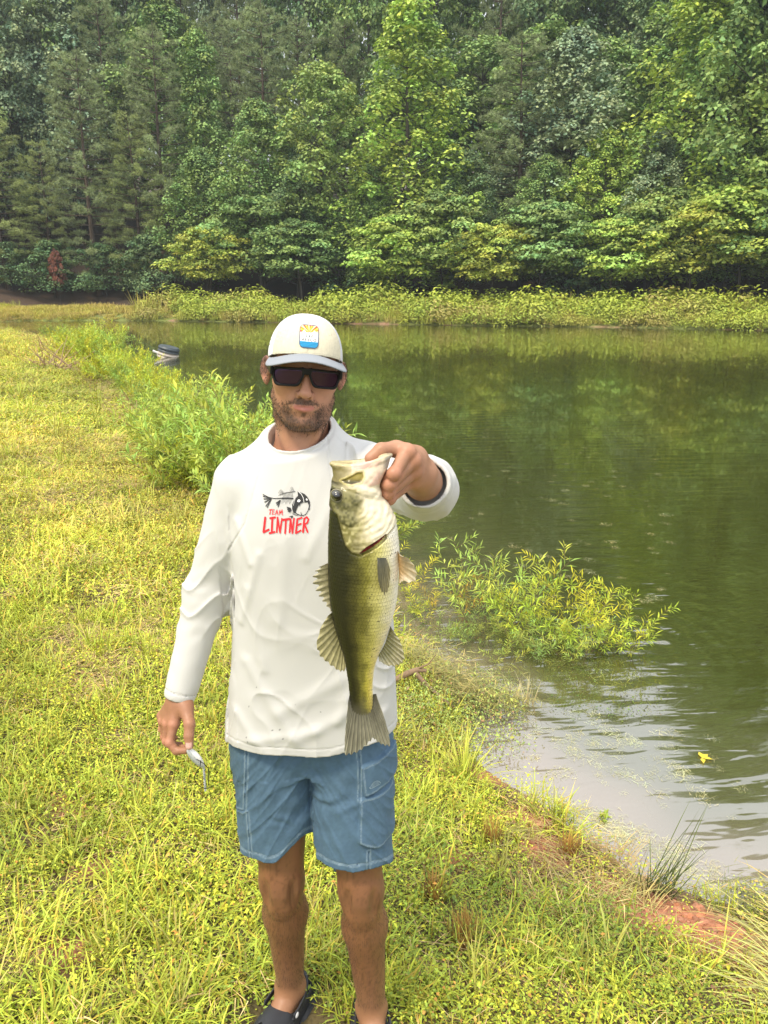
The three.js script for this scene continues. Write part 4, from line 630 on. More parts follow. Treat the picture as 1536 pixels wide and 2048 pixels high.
// joints: [x, y, z], radii; his right arm hangs (left in the picture), his left arm is bent towards the viewer
const SR = [-0.312, 1.5, -1.63], ER = [-0.403, 1.245, -1.625], WR = [-0.462, 1.03, -1.56], SL = [-0.04, 1.528, -1.615], EL = [0.078, 1.553, -1.4], WL = [0.063, 1.614, -1.205];
const HIPR = [-0.255, 0.9, -1.61], KR = [-0.254, 0.5, -1.575], AR = [-0.253, 0.1, -1.635], HIPL = [-0.09, 0.9, -1.605], KL = [-0.056, 0.5, -1.545], AL = [-0.033, 0.1, -1.57];
const palmR = [[-0.462, 1.012, -1.552], [-0.476, 0.968, -1.535]], fingersR = [
  [[-0.471, 0.972, -1.522], [-0.479, 0.937, -1.503], [-0.464, 0.92, -1.497], [-0.441, 0.925, -1.492]], [[-0.489, 0.966, -1.536], [-0.492, 0.928, -1.524], [-0.473, 0.911, -1.518], [-0.45, 0.92, -1.509]],
  [[-0.503, 0.962, -1.553], [-0.503, 0.924, -1.547], [-0.487, 0.907, -1.541], [-0.464, 0.914, -1.53]], [[-0.511, 0.964, -1.572], [-0.513, 0.932, -1.568], [-0.501, 0.916, -1.563], [-0.482, 0.918, -1.553]]];
const thumbR = [[-0.446, 1.008, -1.535], [-0.431, 0.985, -1.503], [-0.431, 0.963, -1.49], [-0.429, 0.9435, -1.481]];
const fingersL = [
  [[0.034, 1.681, -1.124], [0.0145, 1.654, -1.094], [0.0, 1.638, -1.116], [-0.003, 1.65, -1.138]], [[0.043, 1.666, -1.128], [0.008, 1.637, -1.098], [-0.006, 1.627, -1.122], [-0.006, 1.64, -1.142]],
  [[0.0455, 1.648, -1.135], [0.006, 1.623, -1.105], [-0.007, 1.617, -1.128], [-0.004, 1.63, -1.146]], [[0.043, 1.631, -1.145], [0.008, 1.61, -1.117], [-0.003, 1.608, -1.135], [0.0, 1.619, -1.15]]];
const palmL = [[0.057, 1.632, -1.175], [0.045, 1.65, -1.14]];
const thumbL = [[0.048, 1.664, -1.162], [0.018, 1.683, -1.134], [-0.004, 1.684, -1.119], [-0.02, 1.673, -1.112]];
function chain(x, y, z, J, R, k) { let d = 1; for (let i = 0; i < J.length - 1; i++) d = smin(d, cone(x, y, z, J[i], J[i + 1], R[i], R[i + 1]), k); return d; }
const FR = [[0.0108, 0.0096, 0.0088, 0.0078], [0.0114, 0.0098, 0.0088, 0.0078], [0.0108, 0.0092, 0.0082, 0.0074], [0.0098, 0.0082, 0.0075, 0.0068]], TR = [0.0155, 0.0118, 0.0112, 0.0088];
function handF(x, y, z, palm, F, T, wrist, rw, back) {
  let d = cone(x, y, z, wrist, palm[0], rw, rw * 0.96);
  for (let i = 0; i < 4; i++) d = smin(d, cone(x, y, z, [mix(wrist[0], F[i][0][0], 0.25), mix(wrist[1], F[i][0][1], 0.25), mix(wrist[2], F[i][0][2], 0.25)], F[i][0], rw * 0.62, 0.0125), 0.014);
  d = smin(d, cone(x, y, z, wrist, T[0], rw * 0.7, TR[0]), 0.012); d = smin(d, cone(x, y, z, T[0], T[1], TR[0], TR[1]), 0.014);
  let g = chain(x, y, z, T.slice(1), TR.slice(1), 0.003);
  d = smin(d, g, 0.006);
  for (let i = 0; i < 4; i++) {                           // knuckles and joints stand out a little; fingers stay apart
    let f = chain(x, y, z, F[i], FR[i], 0.003); const k = F[i][0], p = F[i][1];
    f = smin(f, ell(x, y, z, k[0] + back[0], k[1] + back[1], k[2] + back[2], 0.0105, 0.0105, 0.0105), 0.006); f = smin(f, ell(x, y, z, p[0], p[1], p[2], 0.0105, 0.0105, 0.0105), 0.003);
    const root = sstep(0.024, 0.006, Math.hypot(x - k[0], y - k[1], z - k[2])); d = smin(d, f, 0.0008 + 0.004 * root);
  }
  return d;
}
function legF(x, y, z, H, K, A) {
  if (y > 0.98) return y - 0.9;
  const m = [mix(K[0], A[0], 0.32), mix(K[1], A[1], 0.32), mix(K[2], A[2], 0.32) - 0.014];
  let d = cone(x, y, z, H, K, 0.085, 0.052); d = smin(d, cone(x, y, z, K, m, 0.048, 0.052), 0.03); d = smin(d, cone(x, y, z, m, A, 0.053, 0.032), 0.03);
  d = smin(d, cone(x, y, z, [K[0], K[1] - 0.05, K[2] + 0.018], [A[0], A[1] + 0.04, A[2] + 0.006], 0.03, 0.022), 0.03);      // shin
  d = smin(d, ell(x, y, z, K[0], K[1] + 0.012, K[2] + 0.03, 0.03, 0.036, 0.014), 0.03);                                  // kneecap
  d = smax(d, -ell(x, y, z, K[0] - 0.034, K[1] - 0.004, K[2] + 0.046, 0.008, 0.03, 0.008), 0.02); d = smax(d, -ell(x, y, z, K[0] + 0.034, K[1] - 0.004, K[2] + 0.048, 0.008, 0.03, 0.008), 0.02);
  d = smin(d, ell(x, y, z, K[0], K[1] - 0.052, K[2] + 0.036, 0.016, 0.02, 0.009), 0.02);
  d = smin(d, ell(x, y, z, A[0] - 0.028, A[1] + 0.005, A[2], 0.011, 0.014, 0.012), 0.012); d = smin(d, ell(x, y, z, A[0] + 0.028, A[1] + 0.012, A[2] + 0.004, 0.011, 0.014, 0.012), 0.012);
  return d;
}
function footF(x, y, z, A, t) { const e = [A[0] + Math.sin(t) * 0.12, 0.035, A[2] + Math.cos(t) * 0.12], h = [A[0] - Math.sin(t) * 0.03, 0.04, A[2] - Math.cos(t) * 0.03]; let d = cone(x, y, z, [A[0], 0.085, A[2]], e, 0.036, 0.026); return smin(smin(d, cone(x, y, z, A, h, 0.034, 0.028), 0.02), cone(x, y, z, h, e, 0.028, 0.03), 0.02); }
const FTR = -0.42, FTL = 0.12;
function neckF(x, y, z) {
  let d = cone(x, y, z, NECK0, NECK1, 0.0535, 0.061);
  d = smin(d, cone(x, y, z, [-0.215, 1.66, -1.6], [-0.19, 1.565, -1.585], 0.012, 0.01), 0.03); d = smin(d, cone(x, y, z, [-0.125, 1.66, -1.585], [-0.17, 1.565, -1.58], 0.012, 0.01), 0.03);
  return smin(d, ell(x, y, z, -0.172, 1.605, -1.598, 0.012, 0.014, 0.014), 0.02);
}
function bodyF(x, y, z) {
  let d = 1;
  if (y > 1.36) { const X = hx(x, y, z), Y = hy(x, y, z), Z = hz(x, y, z), h = headF(X, Y, Z); d = smin(h, neckF(x, y, z), 0.016); }
  if (y > 0.78) {
    let t = ell(x, y, z, -0.175, 1.38, -1.635, 0.142, 0.19, 0.082); t = smin(t, ell(x, y, z, -0.172, 1.02, -1.62, 0.14, 0.26, 0.085), 0.06);
    t = smin(t, cone(x, y, z, [-0.23, 1.53, -1.655], SR, 0.035, 0.045), 0.05); t = smin(t, cone(x, y, z, [-0.12, 1.535, -1.655], SL, 0.035, 0.045), 0.05); d = smin(d, t, 0.03);
    d = smin(d, cone(x, y, z, SR, ER, 0.044, 0.034), 0.02); d = smin(d, cone(x, y, z, ER, WR, 0.036, 0.025), 0.015);
    d = smin(d, cone(x, y, z, SL, EL, 0.044, 0.036), 0.02); d = smin(d, cone(x, y, z, EL, WL, 0.037, 0.029), 0.015);
    if (x < -0.38) d = smin(d, handF(x, y, z, palmR, fingersR, thumbR, WR, 0.0262, [-0.003, 0, 0.002]), 0.008);
    if (x > -0.1 && z > -1.36) d = smin(d, handF(x, y, z, palmL, fingersL, thumbL, WL, 0.03, [0.003, 0, 0.002]), 0.008);
  }
  if (y < 0.99) d = smin(d, Math.min(legF(x, y, z, HIPR, KR, AR), legF(x, y, z, HIPL, KL, AL)), 0.02);
  if (y < 0.2) d = smin(d, Math.min(footF(x, y, z, AR, FTR), footF(x, y, z, AL, FTL)), 0.02);
  return d;
}
const beardMask = (X, Y, Z) => {                          // short beard, moustache, sideburns in head-local coordinates
  const a = Math.abs(X), n = 0.004 * noise(X * 300, Y * 300, Z * 300) + 0.004 * noise(X * 90, Y * 90, Z * 90); if (Z < -0.02 || Y > 0.03) return 0;
  const line = Z > 0.055 ? mix(-0.07, -0.062, sstep(0.02, 0.045, a)) : mix(-0.058, -0.012, sstep(0.055, 0.012, Z));
  let m = sstep(line + 0.008, line - 0.014, Y + n) * sstep(-0.145, -0.108, Y + n) * (Z > -0.005 ? 1 : 0);
  m *= 1 - 0.85 * sstep(0.022, 0.012, Math.hypot(X * 0.7, Y + 0.077)) * (Y < -0.074 && Y > -0.092 ? 0.9 : 1); m *= mix(0.55, 1, sstep(0.05, 0.075, Z));
  m = Math.max(m, sstep(0.011, 0.003, Math.abs(Y + 0.0555 + a * a * 9) + n) * sstep(0.036, 0.026, a) * sstep(0.07, 0.085, Z) * 1.6);         // moustache
  m = Math.max(m, sstep(0.009, 0.003, Math.hypot(a - 0.03, (Y + 0.071) * 0.7) + n) * (Z > 0.06 ? 0.9 : 0));                               // its corners
  m = Math.max(m, sstep(0.01, 0.004, Math.hypot(X, (Y + 0.0835) * 1.3) + n) * 0.9 * (Z > 0.07 ? 1 : 0));
  if (Z < 0.035) m = Math.max(m, sstep(-0.03, 0.0, Y) * sstep(0.035, 0.02, Z) * 0.9 * (a > 0.05 ? 1 : 0));
  const lip = Math.abs(Y + 0.0665 + (Y < -0.0665 ? 0.0 : 0)) < 0.0095 - 6 * a * a && Z > 0.08 ? 1 : 0; return lip && Y < -0.0605 ? m * 0.1 : clamp(m);
};
function skin(x, y, z, nx, ny, nz) {
  const n = 0.5 + 0.5 * noise(x * 60, y * 60, z * 60), f = noise(x * 300, y * 300, z * 300), v = 0.93 + 0.1 * n + 0.05 * f;
  if (y > 1.56 && x < -0.05 && z < -1.44) {
    const X = hx(x, y, z), Y = hy(x, y, z), Z = hz(x, y, z), a = Math.abs(X); let c = [0.45, 0.225, 0.14];
    c = mixc(c, [0.52, 0.25, 0.17], sstep(0.03, 0.01, Math.hypot(X, (Y + 0.03) * 0.8)) * 0.5 + sstep(0.03, 0.012, Math.hypot(a - 0.045, Y + 0.035)) * 0.3);
    if (a > 0.074 && Y > -0.05 && Y < 0.04) c = mixc(c, [0.62, 0.27, 0.19], 0.6 * sstep(0.074, 0.086, a));
    const lip = sstep(0.0026, -0.0016, Math.abs(Y + 0.0672) - (0.0082 - 11 * a * a)) * (Z > 0.078 ? 1 : 0) * sstep(0.024, 0.019, a) * sstep(-0.06, -0.0635, Y); c = mixc(c, [0.47, 0.17, 0.14], lip * 0.85);
    if (Y < -0.125) c = mixc(c, [0.46, 0.24, 0.15], 0.6);
    const b = beardMask(X, Y, Z); c = mixc(c, [0.075, 0.05, 0.035], b * clamp(0.68 + 0.2 * noise(X * 420, Y * 420, Z * 420) + 0.2 * noise(X * 160, Y * 160, Z * 160)));
    if (Y > 0.012 && Z < 0.05 && Z > 0.012 && a > 0.055 && a < 0.077) c = mixc(c, [0.05, 0.035, 0.025], 0.8);
    if (Y < -0.0425 && Y > -0.055 && Z > 0.095) c = mixc(c, [0.05, 0.02, 0.016], 0.9 * sstep(0.0055, 0.003, Math.hypot(a - 0.0068, (Z - 0.1055) * 0.8)));
    c = mixc(c, [0.36, 0.16, 0.11], 0.5 * sstep(0.004, 0.001, Math.abs(a - 0.019 - 0.5 * Math.max(0, -0.042 - Y))) * sstep(-0.03, -0.038, Y) * sstep(-0.064, -0.052, Y) * (Z > 0.08 ? 1 : 0));
    return c.map((q) => q * v);
  }
  if (y > 0.8) {
    const left = x > -0.2; let c = left ? [0.39, 0.2, 0.12] : [0.34, 0.165, 0.095]; let k = 9; const F = left ? fingersL : fingersR, T = left ? thumbL : thumbR;
    for (const q of F) for (const p of [q[0], q[1]]) k = Math.min(k, Math.hypot(x - p[0], y - p[1], z - p[2])); c = mixc(c, [0.5, 0.22, 0.14], sstep(0.022, 0.01, k) * 0.5);
    const e = T[3], m = T[2], ux = e[0] - m[0], uy = e[1] - m[1], uz = e[2] - m[2], ul = Math.hypot(ux, uy, uz), s = ((x - m[0]) * ux + (y - m[1]) * uy + (z - m[2]) * uz) / ul;    // thumb nail on the side that faces out
    if (!left && nz > 0.35 && s > ul * 0.62 && s < ul + 0.008 && Math.hypot(x - e[0], y - e[1], z - e[2]) < 0.016) c = mixc(c, [0.66, 0.4, 0.34], 0.9 * sstep(0.0075, 0.006, Math.abs(x - e[0])));
    return c.map((q) => q * v * (1 + 0.05 * noise(x * 150, y * 40, z * 150)));
  }
  let c = mixc([0.23, 0.105, 0.052], [0.3, 0.15, 0.08], sstep(0.3, 0.08, y)); c = mixc(c, [0.2, 0.1, 0.058], sstep(0.05, 0.0, Math.abs(y - 0.5)) * 0.4);
  const hair = noise(x * 260, y * 45 + 20 * noise(x * 30, y * 8, z * 30), z * 260); return c.map((q) => q * v * (1 - 0.28 * sstep(0.1, 0.7, hair) * sstep(0.1, 0.2, y)));
}
const boxes = [[[-0.29, 1.5, -1.76], [-0.04, 1.88, -1.46], 0.0021], [[-0.545, 0.88, -1.63], [-0.4, 1.06, -1.45], 0.0024], [[-0.05, 1.57, -1.26], [0.12, 1.73, -1.06], 0.0024], [[-0.37, 0.0, -1.74], [0.07, 0.72, -1.38], 0.005], [[-0.5, 0.7, -1.76], [0.16, 1.515, -1.34], 0.009]];
const bodyGeo = mergeGeometries(boxes.map(([a, b, h]) => solid(bodyF, a, b, h, skin)));
const skinMat = phys({ vertexColors: true, roughness: 0.46, specularIntensity: 0.7, sheen: 0.15, sheenRoughness: 0.6, sheenColor: rgb(0.9, 0.6, 0.5) });
part('body', bodyGeo, skinMat, man);
{                                                         // stubble and leg hair, strand by strand
  const P = bodyGeo.attributes.position, N = bodyGeo.attributes.normal, r = rng(12), T = new Tris(), L = new Tris();
  const hair = (S, q, d, len, w, c) => { const x = P.getX(q), y = P.getY(q), z = P.getZ(q), [s] = frame(norm(d), r), A = S.v(x + s[0] * w, y + s[1] * w, z + s[2] * w, c), B = S.v(x - s[0] * w, y - s[1] * w, z - s[2] * w, c); S.tri(A, B, S.v(x + d[0] * len, y + d[1] * len, z + d[2] * len, c)); };
  for (let q = 0; q < P.count; q++) {
    const x = P.getX(q), y = P.getY(q), z = P.getZ(q), n = [N.getX(q), N.getY(q), N.getZ(q)];
    if (y > 1.58 && z > -1.66 && x < -0.05 && z < -1.44) { const b = beardMask(hx(x, y, z), hy(x, y, z), hz(x, y, z)); if (r() < b * 0.62) hair(T, q, norm([n[0] * 0.6 + (r() - 0.5) * 0.5, n[1] * 0.6 - 0.75 + (r() - 0.5) * 0.4, n[2] * 0.6 + (r() - 0.5) * 0.3]), mix(0.003, 0.0062, r()), 0.00045, vary([0.06, 0.04, 0.028], r, 0.4)); }
    else if (y < 0.46 && y > 0.13 && r() < 0.3) hair(L, q, norm([n[0] * 0.5 + (r() - 0.5) * 0.5, n[1] - 0.9, n[2] * 0.5 + (r() - 0.5) * 0.3]), mix(0.005, 0.013, r()), 0.00034, [0.05, 0.028, 0.016]);
  }
  part('beard', T.geo(), std({ vertexColors: true, roughness: 0.7 }), man); part('leg_hair', L.geo(), std({ vertexColors: true, roughness: 0.7 }), man);
}
// ---- shirt
const torsoT = fast([[0.84, 0.204, -0.172, 0.128, -1.612], [0.92, 0.203, -0.171, 0.13, -1.61], [1.02, 0.194, -0.166, 0.126, -1.61], [1.15, 0.183, -0.162, 0.122, -1.61], [1.3, 0.176, -0.158, 0.122, -1.612], [1.4, 0.17, -0.163, 0.119, -1.615], [1.47, 0.152, -0.17, 0.114, -1.625], [1.53, 0.118, -0.176, 0.104, -1.632], [1.57, 0.094, -0.179, 0.091, -1.631], [1.6, 0.08, -0.18, 0.083, -1.629], [1.66, 0.07, -0.18, 0.075, -1.628]]);
const RC = [-0.18, 1.613, -1.628], RU = norm([1, 0.17, 0]), RN0 = norm([-0.16, 1, 0.42]), RW = [RU[1] * RN0[2] - RU[2] * RN0[1], RU[2] * RN0[0] - RU[0] * RN0[2], RU[0] * RN0[1] - RU[1] * RN0[0]], RNn = [RW[1] * RU[2] - RW[2] * RU[1], RW[2] * RU[0] - RW[0] * RU[2], RW[0] * RU[1] - RW[1] * RU[0]];
const dot3 = (x, y, z, v) => x * v[0] + y * v[1] + z * v[2];
const FOLDS = [[-0.33, 1.0, -0.25, 0.9, 0.013, 0.005], [-0.3, 1.13, -0.2, 0.96, 0.014, 0.006], [-0.09, 1.1, -0.23, 1.02, 0.018, 0.007], [-0.06, 1.03, -0.19, 0.955, 0.016, 0.007], [-0.29, 1.3, -0.26, 1.12, 0.012, 0.005], [-0.26, 1.38, -0.31, 1.22, 0.01, 0.005], [-0.1, 1.5, -0.16, 1.38, 0.012, 0.004], [-0.04, 1.47, -0.09, 1.3, 0.012, 0.006], [-0.2, 1.42, -0.22, 1.24, 0.016, 0.004], [-0.02, 1.2, -0.1, 1.0, 0.014, 0.006], [-0.31, 1.44, -0.28, 1.36, 0.009, 0.005], [-0.15, 0.98, -0.3, 0.945, 0.012, 0.005], [0.0, 1.0, -0.02, 0.9, 0.012, 0.006]];
function shirtCore(x, y, z) {
  const a = torsoT(y, 0), cx = torsoT(y, 1), b = torsoT(y, 2), cz = torsoT(y, 3), u = Math.abs((x - cx) / a), w = Math.abs((z - cz) / b), q = Math.pow(Math.pow(u, 2.5) + Math.pow(w, 2.5), 0.4);
  let d = (q - 1) * Math.min(a, b) * (q < 1 ? 1 : 0.9); const h2 = dot3(x - RC[0], y - RC[1], z - RC[2], RNn); d = smax(d, h2, 0.006);
  let s = cone(x, y, z, [-0.235, 1.555, -1.655], [-0.3, 1.513, -1.632], 0.046, 0.056); s = Math.min(s, cone(x, y, z, [-0.12, 1.566, -1.655], [-0.05, 1.535, -1.62], 0.046, 0.058)); d = smin(d, s, 0.05);
  let r1 = cone(x, y, z, SR, ER, 0.06, 0.047); r1 = smin(r1, cone(x, y, z, ER, WR, 0.046, 0.036), 0.03); d = smin(d, r1, 0.022);
  let l = cone(x, y, z, SL, [EL[0], EL[1] - 0.002, EL[2]], 0.063, 0.054); l = smin(l, cone(x, y, z, EL, [0.0625, 1.619, -1.185], 0.054, 0.0405), 0.03); d = smin(d, l, 0.03);
  return d;
}
const axR = norm([WR[0] - ER[0], WR[1] - ER[1], WR[2] - ER[2]]), axL = norm([WL[0] - EL[0], WL[1] - EL[1], WL[2] - EL[2]]), cutR = dot3(...[-0.463, 1.0165, -1.556], axR), cutL = dot3(...[0.0615, 1.613, -1.198], axL);
function shirtF(x, y, z) {
  let d = shirtCore(x, y, z); if (d > 0.06 || d < -0.06) return d;
  let w = 0;
  if (z > -1.6 && x > -0.36 && x < 0.05) { for (const f of FOLDS) { const e = segd(x, y, f[0], f[1], f[2], f[3]) / (f[4] * 1.0); if (e < 3) w += f[5] * 0.5 * Math.exp(-e * e); } const wr = noise(x * 9, y * 7, 11) * 1.1, rd = 1 - Math.abs(noise(x * 15 + y * 9 + wr, y * 5 - x * 2 + wr, 3)), r2 = 1 - Math.abs(noise(x * 26 - y * 13 + wr, y * 9, 6)), lo = sstep(1.4, 1.1, y) * 0.6 + 0.4; w += (0.0027 * rd * rd * rd * rd - 0.002 + 0.0011 * r2 * r2 * r2 * r2) * lo + 0.002 * noise(x * 18 + y * 9, y * 5 - x * 3, 3); }
  const sr = dot3(x - ER[0], y - ER[1], z - ER[2], axR), sl = dot3(x - EL[0], y - EL[1], z - EL[2], axL);
  if (x < -0.33) w += 0.0038 * Math.pow(1 - Math.abs(noise(sr * 20 + 2.2 * noise(x * 14, z * 14, 1) + x * 9, x * 6, z * 9)), 4) * (0.35 + sstep(0.16, 0.03, Math.abs(sr + 0.01))) + 0.0016 * noise(sr * 36 + noise(x * 20, z * 20, 1) * 1.6, x * 12, z * 16) * (0.5 + sstep(0.14, 0.02, Math.abs(sr)));
  if (z > -1.6 && x > -0.08 && y > 1.44) w += 0.0034 * Math.pow(1 - Math.abs(noise(sl * 18 + 2 * noise(y * 20, x * 18, 5) + x * 8, y * 9, z * 6)), 4) + 0.0016 * noise(sl * 32 + noise(y * 24, x * 20, 2) * 2, y * 14, x * 14) + 0.0042 * Math.pow(1 - Math.abs(noise(x * 26 + y * 12, y * 7, z * 14)), 4) * sstep(-1.42, -1.55, z);
  d -= w; const inner = d + 0.006;
  const u = dot3(x - RC[0], y - RC[1], z - RC[2], RU), v = dot3(x - RC[0], y - RC[1], z - RC[2], RW), h = dot3(x - RC[0], y - RC[1], z - RC[2], RNn), q = (Math.hypot(u / 0.0715, v / 0.079) - 1) * 0.074;
  d = smax(d, -Math.max(q + 0.003, -0.03 - h), 0.004);   // neck opening, then the rib collar
  d = smin(d, Math.hypot(Math.max(Math.abs(q + 0.0015) - 0.0012, 0), Math.max(Math.abs(h + 0.002) - 0.0085, 0)) - 0.0014, 0.004);
    const hem = 0.893 + 0.022 * sstep(-1.64, -1.48, z) + 0.035 * sstep(-0.12, 0.05, x) + 0.004 * noise(x * 14, z * 14, 4);
  d = Math.max(d, hem - y); d = Math.max(d, sr > 0.1 && x < -0.41 ? dot3(x, y, z, axR) - cutR : -1); d = Math.max(d, sl > 0.1 && z > -1.36 ? dot3(x, y, z, axL) - cutL : -1);
  const hollow = Math.max(inner, Math.min(y - hem - 0.05, Math.min(x < -0.41 && sr > 0.1 ? cutR - 0.03 - dot3(x, y, z, axR) : 1, z > -1.36 && sl > 0.1 ? cutL - 0.045 - dot3(x, y, z, axL) : 1)));
  d = Math.max(d, -hollow);
  if (z > -1.6 && x < 0.06) d += 0.0013 * sstep(0.0022, 0.0008, Math.abs(y - hem - 0.02)) ;
  d += 0.0014 * sstep(0.003, 0.001, Math.abs(dot3(x, y, z, axR) - cutR + 0.018)) * (sr > 0.1 && x < -0.41 ? 1 : 0);
  if (z > -1.63) d += 0.0013 * sstep(0.003, 0.001, polyd(x, y, [[-0.243, 1.597], [-0.262, 1.53], [-0.29, 1.44], [-0.335, 1.37]])) + 0.0013 * sstep(0.003, 0.001, polyd(x, y, [[-0.118, 1.61], [-0.108, 1.53], [-0.085, 1.44]]));
  return d;
}
const shirtMat = phys({ color: rgb(0.565, 0.56, 0.542), vertexColors: true, roughness: 0.72, sheen: 0.3, sheenRoughness: 0.5, sheenColor: rgb(1, 1, 1), specularIntensity: 0.4 });
const specks = []; { const r = rng(8); for (let q = 0; q < 26; q++) specks.push([mix(-0.33, -0.13, r()), mix(0.935, 1.08, r()), mix(0.0006, 0.0017, r())]); }
const shirt = part('shirt', solid(shirtF, [-0.54, 0.84, -1.78], [0.17, 1.67, -1.16], 0.0034, (x, y, z) => { let k = 1; if (y < 1.1 && z > -1.56) for (const s of specks) if (Math.hypot(x - s[0], y - s[1]) < s[2]) k = 0.25; return [k, k, k]; }), shirtMat, man);
function onto(F, x0, x1, y0, y1, nx, ny, z0, z1, off, M) {    // a sheet laid on a solid's front: rays along -z of the frame M
  const P = [], U = [], I = [], p = V(0, 0, 0);
  for (let j = 0; j <= ny; j++) for (let i = 0; i <= nx; i++) {
    const x = mix(x0, x1, i / nx), y = mix(y0, y1, j / ny); let z = z0; for (let s = 0; s < 60; s++) { p.set(x, y, z); if (M) p.applyMatrix4(M); const d = F(p.x, p.y, p.z); if (d < 2e-4 || z < z1) break; z -= d * 0.8; }
    P.push(x, y, z + off); U.push(i / nx, j / ny);
  }
  for (let j = 0; j < ny; j++) for (let i = 0; i < nx; i++) { const a = j * (nx + 1) + i; I.push(a, a + 1, a + nx + 2, a, a + nx + 2, a + nx + 1); }
  const g = new THREE.BufferGeometry(); g.setAttribute('position', new THREE.Float32BufferAttribute(P, 3)); g.setAttribute('uv', new THREE.Float32BufferAttribute(U, 2)); g.setIndex(I); if (M) g.applyMatrix4(M); g.computeVertexNormals(); return g;
}
{                                                         // the chest print: a fish skeleton over red hand-cut lettering
  const c = document.createElement('canvas'); c.width = 1024; c.height = 896; const g = c.getContext('2d'); g.clearRect(0, 0, 1024, 896); g.lineCap = 'round'; g.lineJoin = 'round';
  const X = (u) => (u - 170) * 1.0, Y = (v) => (v - 320) * 1.0, ink = '#2b2b2d';       // coordinates as measured on an enlargement of the print
  const line = (w, ...p) => { g.lineWidth = w; g.beginPath(); g.moveTo(X(p[0]), Y(p[1])); for (let i = 2; i < p.length; i += 2) g.lineTo(X(p[i]), Y(p[i + 1])); g.stroke(); };
  const poly = (fill, ...p) => { g.fillStyle = fill; g.beginPath(); g.moveTo(X(p[0]), Y(p[1])); for (let i = 2; i < p.length; i += 2) g.lineTo(X(p[i]), Y(p[i + 1])); g.closePath(); g.fill(); };
  g.strokeStyle = ink;
  for (const [a, b] of [[195, 500], [195, 530], [212, 575], [232, 625], [255, 690], [285, 712]]) poly(ink, a, b - 8, 380, 548, 384, 562, a + 8, b + 10); poly('#fff0', 0, 0);
  line(14, 340, 540, 420, 552, 560, 545, 700, 535, 810, 545); line(9, 640, 455, 700, 445, 780, 438, 850, 430); line(26, 590, 545, 700, 540, 800, 545);
  for (let k = 0; k < 8; k++) line(6, 600 + k * 27, 462 - k * 3, 618 + k * 26, 520); for (let k = 0; k < 8; k++) line(5, 590 + k * 27, 560, 588 + k * 24, 640 - (k % 3) * 16);
  for (let k = 0; k < 7; k++) line(4.5, 545 + k * 16, 495 - k * 5, 515 + k * 19, 440 - Math.sin(k * 0.6) * 42); for (let k = 0; k < 5; k++) line(5, 765 + k * 18, 438, 742 + k * 20, 402 - Math.sin(k * 0.8) * 52); line(6, 640, 455, 520, 500);
  for (const [a, b] of [[462, 632], [478, 665], [505, 692]]) poly(ink, a, b - 6, 545, 572, 566, 580, a + 12, b + 6);
  poly(ink, 895, 428, 990, 455, 1035, 472, 1090, 520, 1135, 590, 1142, 660, 1128, 705, 1112, 700, 1118, 650, 1095, 600, 1060, 610, 1015, 603, 965, 625, 915, 660, 885, 690, 868, 745, 850, 790, 800, 780, 778, 735, 785, 660, 812, 600, 850, 545, 905, 500);
  poly('#ffffff', 888, 590, 905, 562, 935, 562, 955, 578, 935, 600, 908, 606); poly('#ffffff', 1056, 560, 1068, 543, 1088, 552, 1092, 575, 1072, 578); g.strokeStyle = '#f4f4f4'; line(9, 915, 434, 965, 470, 1005, 530, 1020, 600); line(6, 850, 548, 825, 610, 815, 660); line(6, 785, 660, 782, 720, 805, 778);
  poly(ink, 930, 640, 938, 690, 948, 636); poly(ink, 885, 680, 880, 735, 900, 670); poly(ink, 955, 775, 966, 825, 985, 828, 962, 770); poly(ink, 1095, 605, 1104, 650, 1110, 610); poly(ink, 1108, 712, 1146, 708, 1122, 738);
  g.strokeStyle = ink; line(12, 855, 780, 890, 805, 950, 826, 1010, 828, 1060, 805, 1100, 745, 1112, 700); line(10, 800, 798, 860, 820, 905, 822);
  for (const [a, b] of [[680, 690], [685, 725], [700, 760], [730, 775]]) poly(ink, a, b - 10, 760, 700, 775, 740, a + 10, b + 12); poly(ink, 720, 845, 800, 830, 805, 850, 775, 885, 765, 855);
  const red = '#e5222c', stroke = (w, ...p) => { g.strokeStyle = red; line(w, ...p); };
  // TEAM
  stroke(13, 330, 745, 390, 738); stroke(14, 360, 742, 345, 820); stroke(12, 405, 740, 392, 820); stroke(10, 402, 742, 440, 736); stroke(10, 398, 778, 430, 772); stroke(10, 392, 820, 430, 812); stroke(13, 452, 822, 488, 742, 505, 818); stroke(10, 465, 795, 500, 790); stroke(13, 530, 820, 545, 742, 562, 800, 590, 735, 597, 822);
  // LINTNER
  stroke(42, 250, 885, 212, 1130); stroke(34, 215, 1135, 318, 1080); stroke(34, 350, 885, 450, 868); stroke(40, 395, 880, 380, 1125); stroke(34, 335, 1140, 435, 1115); stroke(32, 500, 870, 480, 1115); stroke(30, 502, 880, 545, 1120); stroke(32, 545, 1120, 585, 890); stroke(36, 610, 905, 730, 885); stroke(36, 665, 900, 648, 1125); stroke(32, 755, 890, 735, 1110); stroke(30, 758, 895, 790, 1120); stroke(32, 790, 1122, 825, 880); stroke(36, 890, 890, 860, 1120); stroke(30, 895, 890, 975, 865); stroke(28, 878, 995, 960, 965); stroke(30, 860, 1125, 955, 1080); stroke(36, 1025, 880, 1000, 1105); stroke(30, 1025, 880, 1075, 855, 1108, 890, 1085, 950, 1015, 985); stroke(34, 1035, 985, 1090, 1105);
  const t = new THREE.CanvasTexture(c); t.colorSpace = THREE.SRGBColorSpace;
  part('chest_print', onto(shirtF, -0.2525, -0.1455, 1.42, 1.526, 40, 36, -1.4, -1.6, 0.0012), std({ map: t, alphaTest: 0.5, roughness: 0.7 }), shirt);
}
